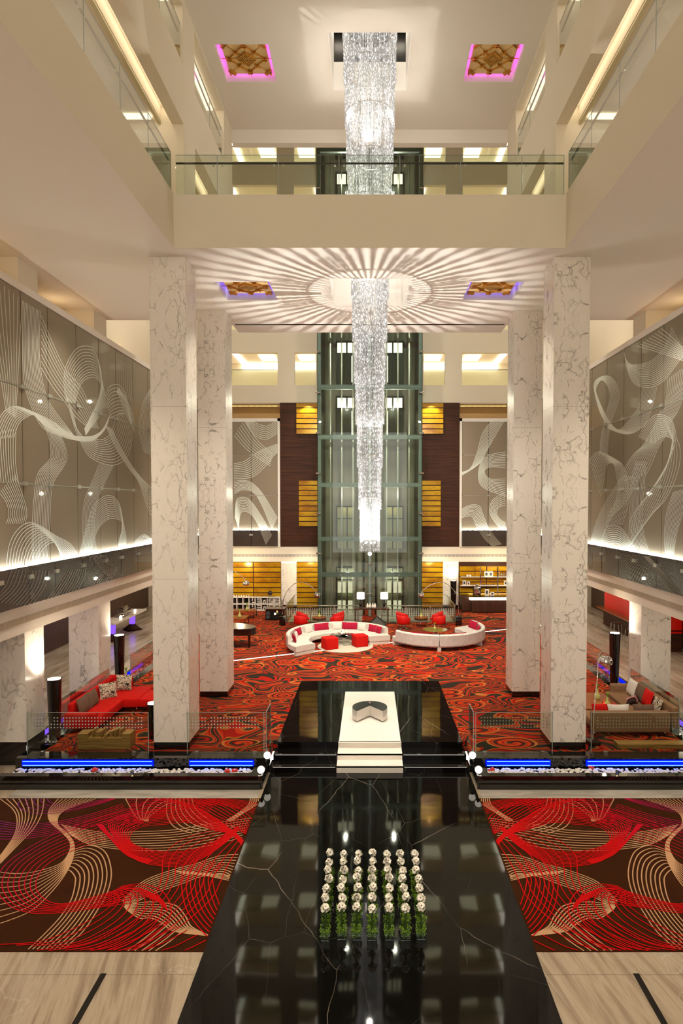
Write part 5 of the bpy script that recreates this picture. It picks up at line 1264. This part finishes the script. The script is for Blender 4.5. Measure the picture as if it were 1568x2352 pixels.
bb = MB(); bb.rbox(-.2,.2,-.18,.18,.05,.55,.02); part(t,'body',bb,M['chrome']); bb = MB(); bb.box(-.22,-.19,-.2,.2,0,.6); bb.box(.19,.22,-.2,.2,0,.6); part(t,'side_panel',bb,M['darkmetal']); bb = MB(); bb.lathe([(.06,.55),(.09,.68),(.03,.72)],n=14); part(t,'hopper',bb,M['chrome'])
# ------------------------------------------------------------------ uplighters beside the columns
def uplighter(x, y, h, label, toward, e=260):
    t = thing('uplighter', label, 'floor lamp', (x,y,0), 0, 'black tapered uplighters')
    bb = MB(); n = 20; vs = []
    for j in range(9):
        z = h*j/8; r = .15+.05*(j/8)
        vs += [(r*math.cos(2*math.pi*i/n), r*math.sin(2*math.pi*i/n), z if j < 8 else z-.0) for i in range(n)]
    bb.add(vs,[(j*n+i,j*n+(i+1)%n,(j+1)*n+(i+1)%n,(j+1)*n+i) for j in range(8) for i in range(n)]+[tuple(range(n-1,-1,-1))],True)
    part(t,'tapered_body',bb,M['gloss_black'])
    bb = MB(); bb.cyl((0,0,0),.17,h-.05,h-.02,20); part(t,'lens',bb,M['bulb'],'bright lens')
    ld = bpy.data.lights.new('uplight_lamp','SPOT'); ld.energy = e; ld.color = (1,.86,.66); ld.spot_size = R(110); ld.spot_blend = .8; ld.shadow_soft_size = .08
    lo = bpy.data.objects.new('uplight_lamp', ld); COL.objects.link(lo); lo.parent = t; lo.location = (0,0,h+.02)
    d = Vector(toward); lo.rotation_euler = d.to_track_quat('-Z','Y').to_euler()
uplighter(-9.05,17.35,1.75,'black tapered uplighter beside the first left arcade column',(-.35,0,1))
uplighter(-9.3,22.5,1.9,'black tapered uplighter beside the second left arcade column',(-.5,-.3,1))
uplighter(-6.25,17.5,1.0,'short black uplighter beside the left front column',(.5,0,1))
uplighter(9.05,22.4,2.0,'black tapered uplighter beside the second right arcade column',(.5,-.3,1))
uplighter(5.3,38.55,1.9,'black uplighter in front of the right marble pilaster',(-.2,.4,1),50)
# ------------------------------------------------------------------ left front seating
t = thing('corner_sofa', 'red corner sofa with a chaise behind the left glass screen', 'sofa', (0,0,0))
bb = MB(); bb.rbox(-9.0,-8.0,17.9,20.0,.14,.43,.05); part(t,'seat',bb,M['red'])
bb = MB(); bb.rbox(-9.0,-7.5,19.6,21.0,.14,.44,.05); part(t,'chaise_seat',bb,M['red'])
bb = MB(); bb.rbox(-9.0,-8.82,17.95,20.95,.2,.82,.06); part(t,'backrest',bb,M['red'])
bb = MB(); bb.rbox(-9.0,-8.2,20.8,21.0,.2,.85,.06); part(t,'backrest',bb,M['red'])
bb = MB(); bb.rbox(-9.0,-8.05,17.72,17.95,.14,.6,.06); part(t,'arm',bb,M['red'])
for x,y in ((-8.95,17.8),(-8.1,17.8),(-7.6,19.7),(-7.6,20.9),(-8.95,20.9)): bb = MB(); bb.cyl((x,y,0),.02,0,.15,8); part(t,'foot',bb,M['chrome'])
for j,(x,y,rz,mt,lb) in enumerate(((-8.70,18.35,R(90),'taupe','brown back cushion at the near end of the red corner sofa'),(-8.70,18.98,R(90),'taupe','second brown back cushion along the red corner sofa'))):
    o = put_cushion(M['taupe'], lb, (x,y,.66), rz, R(-14), .62,.5,.2)
def m_script():
    t = NT('printed script fabric'); o = t.obj(); n1 = t.noise(t.mapping(o,(9,9,14)),1.0,2,.5,1.6)
    f = t.ramp(t.math('ABSOLUTE',t.math('SUBTRACT',n1,.5)),[(0,(1,1,1)),(.035,(1,1,1)),(.05,(0,0,0))])
    return t.done(t.bsdf(t.mix(f,lin('#d8c8ae'),lin('#2a2320')),.85,0,.15))
M['script'] = m_script()
put_cushion(M['script'],'cream cushion printed with dark marks on the red corner sofa, left one',(-8.55,19.75,.66),R(40),R(-20),.52,.5,.16)
put_cushion(M['script'],'cream cushion printed with dark marks on the red corner sofa, right one',(-8.35,20.55,.70),R(8),R(-20),.5,.5,.16)
t = thing('chaise', 'low red bench seat between the corner sofa and the left front column', 'sofa', (-6.9,20.1,0))
bb = MB(); bb.rbox(-.62,.62,-.5,.55,.16,.42,.05); part(t,'seat',bb,M['red']); bb = MB(); bb.box(-.55,.55,-.42,.48,.05,.16); part(t,'plinth',bb,M['black'])
for x in (-.5,.5): bb = MB(); bb.box(x-.02,x+.02,-.45,.5,0,.05); part(t,'runner',bb,M['chrome'])
put_cushion(M['script'],'cream printed cushion on the low red bench seat',(-6.95,20.45,.60),R(20),R(-25),.42,.36,.14)
put_cushion(M['orange_red'],'orange red cushion on the low red bench seat',(-6.72,20.25,.60),R(-5),R(-25),.45,.38,.15)
p = at(284,1572,Z=.55)
p = (p[0]*1.02,p[1]+.5,0)
t = thing('round_table', 'round dark wood side table behind the red chaise', 'side table', (p[0],p[1],0), 0, 'round side tables')
bb = MB(); bb.cyl((0,0,0),.33,.5,.56,28); part(t,'top',bb,M['wood'])
for i in range(4): a = i*1.57+.5; bb = MB(); bb.bar((.27*math.cos(a),.27*math.sin(a),0),(.27*math.cos(a),.27*math.sin(a),.5),.05); part(t,'leg',bb,M['wood'])
bottle_vase((p[0]+.05,p[1],.56),'pale green vase on the round dark table behind the red chaise',1.3)
c_ = thing('candle', 'lit candle on the round dark table behind the red chaise', 'candle', (p[0]-.16,p[1]-.05,.56)); bb = MB(); bb.lathe([(.04,0),(.045,.12),(.04,.12),(.035,.01)],n=14); part(c_,'holder',bb,M['clear']); bb = MB(); bb.cyl((0,0,0),.03,.015,.09,12); part(c_,'wax',bb,M['candle'])
def wood_bench(label, x0, x1, y0, y1, hts, H=.30):
    t = thing('timber_bench', label, 'bench', ((x0+x1)/2,(y0+y1)/2,0), 0, 'notched timber benches')
    w = (x1-x0); bb = MB(); bb.box(-w/2,w/2,-(y1-y0)/2,(y1-y0)/2,0,H); part(t,'body',bb,M['benchwood'])
    bb = MB(); n = len(hts)
    for i,(a,c,h,yo) in enumerate(hts): bb.box(-w/2+a*w,-w/2+c*w,-(y1-y0)/2+yo,(y1-y0)/2-.02+yo*.3,H,H+h)
    part(t,'notched_blocks',bb,M['benchwood'])
wood_bench('notched striped timber bench behind the left glass screen', -8.05,-6.6,16.62,17.0,[(0,.19,.12,0),(.25,.28,.2,.05),(.30,.40,.13,.1),(.44,.46,.2,0),(.50,.56,.1,.0),(.58,.64,.15,.1),(.68,.72,.2,.05),(.76,.79,.2,.1),(.84,1,.12,0)])
wood_bench('low striped timber bench behind the right glass screen', 6.85, 9.0, 16.66, 16.98, [(0,.03,.02,0)], .11)
# ------------------------------------------------------------------ right front seating
t = thing('corner_sofa', 'brown velvet corner sofa behind the right glass screen', 'sofa', (0,0,0))
bb = MB(); bb.rbox(6.5,8.72,17.65,18.6,.16,.42,.05); part(t,'seat',bb,M['brown_v'])
bb = MB(); bb.rbox(6.45,8.72,17.5,17.72,.12,.72,.05); part(t,'backrest',bb,M['brown_v'])
bb = MB(); bb.rbox(8.0,9.02,18.6,20.5,.12,.42,.05); part(t,'seat',bb,M['brown_v'])
bb = MB(); bb.rbox(8.82,9.02,17.6,20.4,.2,.82,.05); part(t,'backrest',bb,M['brown_v'])
bb = MB(); bb.rbox(8.15,9.02,20.4,20.62,.12,.66,.05); part(t,'arm',bb,M['brown_v'])
for x,y in ((6.55,17.6),(8.6,17.6),(6.55,18.5),(8.1,20.5),(8.95,20.5)): bb = MB(); bb.cyl((x,y,0),.02,0,.14,8); part(t,'foot',bb,M['chrome'])
for x,y,z,rz,tl,mt,w_,h_,lb in ((8.68,20.05,.68,R(90),R(16),'offwhite',.6,.52,'off white cushion at the far end of the brown corner sofa'),(8.70,19.45,.68,R(90),R(16),'taupe',.55,.5,'taupe cushion between the white and red ones on the brown sofa'),(8.68,18.9,.68,R(90),R(16),'red',.56,.52,'plain red cushion on the brown corner sofa'),(8.35,19.25,.52,R(60),R(60),'choc',.62,.32,'long dark brown cushion lying in front on the brown sofa'),(8.72,18.35,.64,R(90),R(18),'script',.46,.46,'cream printed cushion at the near corner of the brown sofa'),
    (7.35,17.85,.62,0,R(-12),'offwhite',.62,.42,'off white cushion behind the back of the brown sofa'),(8.1,17.85,.62,0,R(-12),'taupe',.62,.42,'taupe cushion behind the back of the brown sofa'),(6.85,17.95,.6,0,R(-12),'red',.5,.42,'red cushion behind the back of the brown sofa near the column')):
    o = put_cushion(M[mt], lb, (x,y,z), rz, tl, w_, h_, .17)
    if mt == 'choc':
        bb = MB(); bb.box(-.07,.07,-.088,.088,-.155,.155); tr_ = bb.build('striped_band', plain('pink striped band','#c98a8a',.8), o)
t = thing('coffee_table', 'long orange lacquered coffee table in front of the brown corner sofa', 'coffee table', (7.3,19.5,0))
bb = MB(); bb.box(-.75,.55,-.75,.85,.34,.4); part(t,'top',bb,plain('orange brown lacquer','#9a5a34',.12,spec=.6)); 
for x in (-.68,.48):
    for y in (-.68,.78): bb = MB(); bb.box(x-.03,x+.03,y-.03,y+.03,0,.34); part(t,'leg',bb,M['darkmetal'])
bb = MB(); bb.rbox(.02,.52,-.72,-.35,.4,.44,.02)
solo('red_tray', bb, M['red'], 'flat red pad on the near corner of the orange coffee table', 'pad', (7.3,19.5,0.001))
p = at(1371,1606,Z=.4); bottle_vase((p[0],p[1],.4),'green vase on the orange coffee table, farther one',1.5)
p = at(1394,1624,Z=.4); bottle_vase((p[0],p[1],.4),'green vase on the orange coffee table, nearer one',1.4)
p = at(1386,1618,Z=.4); c_ = thing('candle', 'lit candle between the vases on the orange coffee table', 'candle', (p[0],p[1],.4)); bb = MB(); bb.lathe([(.04,0),(.045,.12),(.04,.12),(.035,.01)],n=14); part(c_,'holder',bb,M['clear']); bb = MB(); bb.cyl((0,0,0),.03,.015,.09,12); part(c_,'wax',bb,M['candle'])
# ------------------------------------------------------------------ side corridors seen through the arcades
p = at(278,1466,Z=LOW)
t = thing('marble_console', 'marble topped table on purple lit legs in the left corridor', 'table', (-13.6,p[1]+1.0,LOW))
bb = MB(); bb.box(-.45,.45,-2.2,2.2,.95,1.05); part(t,'top',bb,M['marble'])
for y in (-1.5,1.2):
    bb = MB(); bb.box(-.12,.12,y-.12,y+.12,.35,.95); part(t,'lit_leg',bb,M['purple'],'purple lit leg'); bb = MB(); bb.lathe([(.6,0),(.12,.38)],(0,y,0),4); part(t,'leg_foot',bb,M['wood'])
t = thing('metal_sculpture', 'silver geometric sculpture on the marble table in the left corridor', 'sculpture', (-13.6,p[1]+.9,LOW+1.05))
bb = MB()
for i in range(14): bb.box(random.uniform(-.3,.1),random.uniform(.1,.3),random.uniform(-.6,-.1),random.uniform(.0,.6),.02+i*.04,.045+i*.04)
part(t,'plates',bb,M['chrome'])
for j,y in enumerate((-.9,1.1)):
    bb = MB(); bb.ball((0,0,.08),.08,14,10); solo('globe_lamp', bb, M['ballm'], 'small globe lamp on the marble table in the left corridor, %s' % ('near one','far one')[j], 'lamp', (-13.4,p[1]+1.0+y,LOW+1.05), 0, 'corridor globe lamps')
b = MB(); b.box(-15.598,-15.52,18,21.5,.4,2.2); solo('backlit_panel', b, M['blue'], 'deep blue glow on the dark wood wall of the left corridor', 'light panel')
t = thing('red_bar', 'glossy red bar front in the right corridor', 'bar', (14.2,33.5,LOW))
bb = MB(); bb.box(-.1,1.0,-4,3,.9,2.2); part(t,'red_front',bb,plain('red gloss','#e01a10',.2)); bb = MB(); bb.box(-.15,1.0,-4,3,.0,.9); part(t,'base',bb,M['wood']); bb = MB(); bb.box(-.6,1.0,-4,3,1.0,1.06); part(t,'ledge',bb,M['amber'])
for j,y in enumerate((30.4,32.2)):
    t = thing('bar_stool', 'tall chrome bar stool in front of the red bar, %s one' % ('near','far')[j], 'stool', (13.1,y,LOW), 0, 'bar stools')
    bb = MB(); bb.box(-.22,.22,-.22,.22,.86,.92); part(t,'seat',bb,M['wood'])
    for x in (-.2,.2):
        for yy in (-.2,.2): bb = MB(); bb.bar((x*1.15,yy*1.15,0),(x,yy,.86),.03); part(t,'leg',bb,M['chrome'])
t = thing('display_case', 'tall lit glass display case set in the wall of the right corridor', 'display case', (15.5,27.0,LOW))
bb = MB(); bb.box(-.1,.1,-2.0,2.0,.5,3.4); part(t,'frame',bb,M['wood']); bb = MB(); bb.box(-.14,-.1,-1.8,1.8,.7,3.3); part(t,'lit_back',bb,plain('olive display back','#8d8a63',.35)); 
bb = MB()
for i in range(18): y = random.uniform(.2,1.7); z = .8+random.randrange(6)*.4; bb.box(-.2,-.14,y,y+.12,z,z+random.uniform(.12,.3))
part(t,'wares',bb,M['offwhite'])
# ================================================================== LIGHT
def lamp(kind, name, loc, e, col=(1,.88,.72), to=(0,0,-1), size=.1, cone=100, blend=.7):
    ld = bpy.data.lights.new(name, kind); ld.energy = e; ld.color = col; ld.shadow_soft_size = size
    if kind == 'SPOT': ld.spot_size = R(cone); ld.spot_blend = blend
    o = bpy.data.objects.new(name, ld); COL.objects.link(o); o.location = loc
    o.rotation_euler = Vector(to).to_track_quat('-Z','Y').to_euler()
    return o
lamp('SPOT','chandelier_lamp',(0,19.5,5.72),2400,(1,.97,.93),to=(0,0,1),size=.006,cone=78,blend=.55)
lamp('POINT','chandelier_lamp',(0,19.5,5.68),420,(1,.97,.95),size=.05)
lamp('SPOT','runner_spot',(0,18.1,ZS-.02),1600,(1,.95,.88),to=(0,.0,-1),size=.05,cone=20,blend=.5)
lamp('POINT','chandelier_lamp',(0,19.5,14.2),70,(1,.95,.88),size=.03)
lamp('POINT','chandelier_lamp',(0,19.5,9.4),40,(1,.93,.84),size=.1)
lamp('POINT','chandelier_lamp',(0,19.5,16.5),90,(1,.93,.84),size=.15)
lamp('POINT','chandelier_lamp',(0,19.5,19.2),200,(1,.93,.84),size=.15)
for x,y in ((-3.2,22.6),(3.2,22.6),(-3.2,17.2),(3.2,17.2),(0,22.6)):  # unseen ceiling spots without fittings, added to light the lounge
    lamp('SPOT','added_fill_spot',(x,y,ZS-.02),620,to=(0,.12,-1),size=.06,cone=95)
for x in (-4,0,4):
    lamp('SPOT','added_fill_spot',(x,23.8,ZS-.05),2600,to=(0,.75,-1),size=.08,cone=110)  # added spots on the slab edge, lighting the rear floor
for x in (-7.2,7.2):
    for y in (13,18,23,28):
        lamp('SPOT','added_fill_spot',(x,y,(ZS if y < 22 else 20)-.03),650 if y < 22 else 1300,to=(-.1 if x<0 else .1,0,-1),size=.06,cone=100)  # added side spots, no fittings modelled
for x in (-6.5,6.5):
    for y in (9,12.2): lamp('SPOT','added_fill_spot',(x,y,ZS-.02),800,to=(0,.05,-1),size=.06,cone=100)  # added spots brightening the front carpets and floor
for s in (-1,1):
    for y in (19,25,31,37): lamp('POINT','corridor_lamp',(s*12.8,y,ZA-.25),110,size=.08)
    for y in (6,12,19.5): lamp('POINT','gallery_lamp',(s*8.4,y,16.6),70,(1,.84,.62),size=.15); lamp('POINT','gallery_lamp',(s*8.4,y,20.1),70,(1,.84,.62),size=.15)
    for y in (15,20,26): lamp('POINT','recess_lamp',(s*10.2,y,12.75),9,(1,.82,.55),size=.08)
for x in (-8,8): lamp('POINT','bar_lamp',(x,37.6,2.85),90,(1,.8,.5),size=.08)
for x in (-3.9,3.9): lamp('SPOT','wall_lamp',(x,37.6,3.0),70,(1,.85,.55),to=(0,1,-.3),size=.05,cone=120); lamp('SPOT','wall_lamp',(x,38.5,13.1),180,(1,.9,.6),to=(0,.25,-1),size=.05,cone=120)
for x in (-1.5,1.5):
    for z in (2.2,7.4,13.0,20.0,27.0): lamp('POINT','lift_fill',(x,37.3,z),110,(1,.9,.75),size=.1)  # free points added to brighten the dark shaft interior
for x in (-6,6):
    lamp('SPOT','atrium_fill_spot',(x*.8,23.6,19.6),3000,(1,.92,.8),to=(0,1,-.30),size=.1,cone=75)  # unseen spots added to wash the back wall, kept out of floor reflections
    lamp('SPOT','atrium_fill_spot',(x*.8,23.6,27.5),160,(1,.9,.78),to=(0,1,0),size=.1,cone=90)
lamp('SPOT','flower_fill_spot',(0,10.6,ZC-.05),3600,(1,.95,.86),to=(0,.01,-1),size=.06,cone=9,blend=.5)  # unseen narrow spot added to whiten the flowers
# warm frontal fill through an added, unseen opening behind the viewer
w = bpy.data.worlds.new('frontal fill'); sc.world = w; w.use_nodes = True
w.node_tree.nodes['Background'].inputs[0].default_value = (1,.93,.82,1); w.node_tree.nodes['Background'].inputs[1].default_value = 2.6
pd = bpy.data.lights.new('fill_portal','AREA'); pd.shape = 'RECTANGLE'; pd.size = 10; pd.size_y = 19.3; pd.cycles.is_portal = True
po = bpy.data.objects.new('fill_portal', pd); COL.objects.link(po); po.location = (0,-9.1,9.85); po.rotation_euler = Vector((0,1,0)).to_track_quat('-Z','Y').to_euler()
sc.view_settings.view_transform = 'Standard'; sc.view_settings.look = 'None'; sc.view_settings.gamma = 1; sc.view_settings.use_curve_mapping = False
sc.view_settings.exposure = 0.12
cy = sc.cycles
cy.use_denoising = True; cy.max_bounces = 10; cy.diffuse_bounces = 4; cy.glossy_bounces = 4; cy.transmission_bounces = 4; cy.transparent_max_bounces = 24
cy.caustics_reflective = False; cy.caustics_refractive = False; cy.sample_clamp_indirect = 6
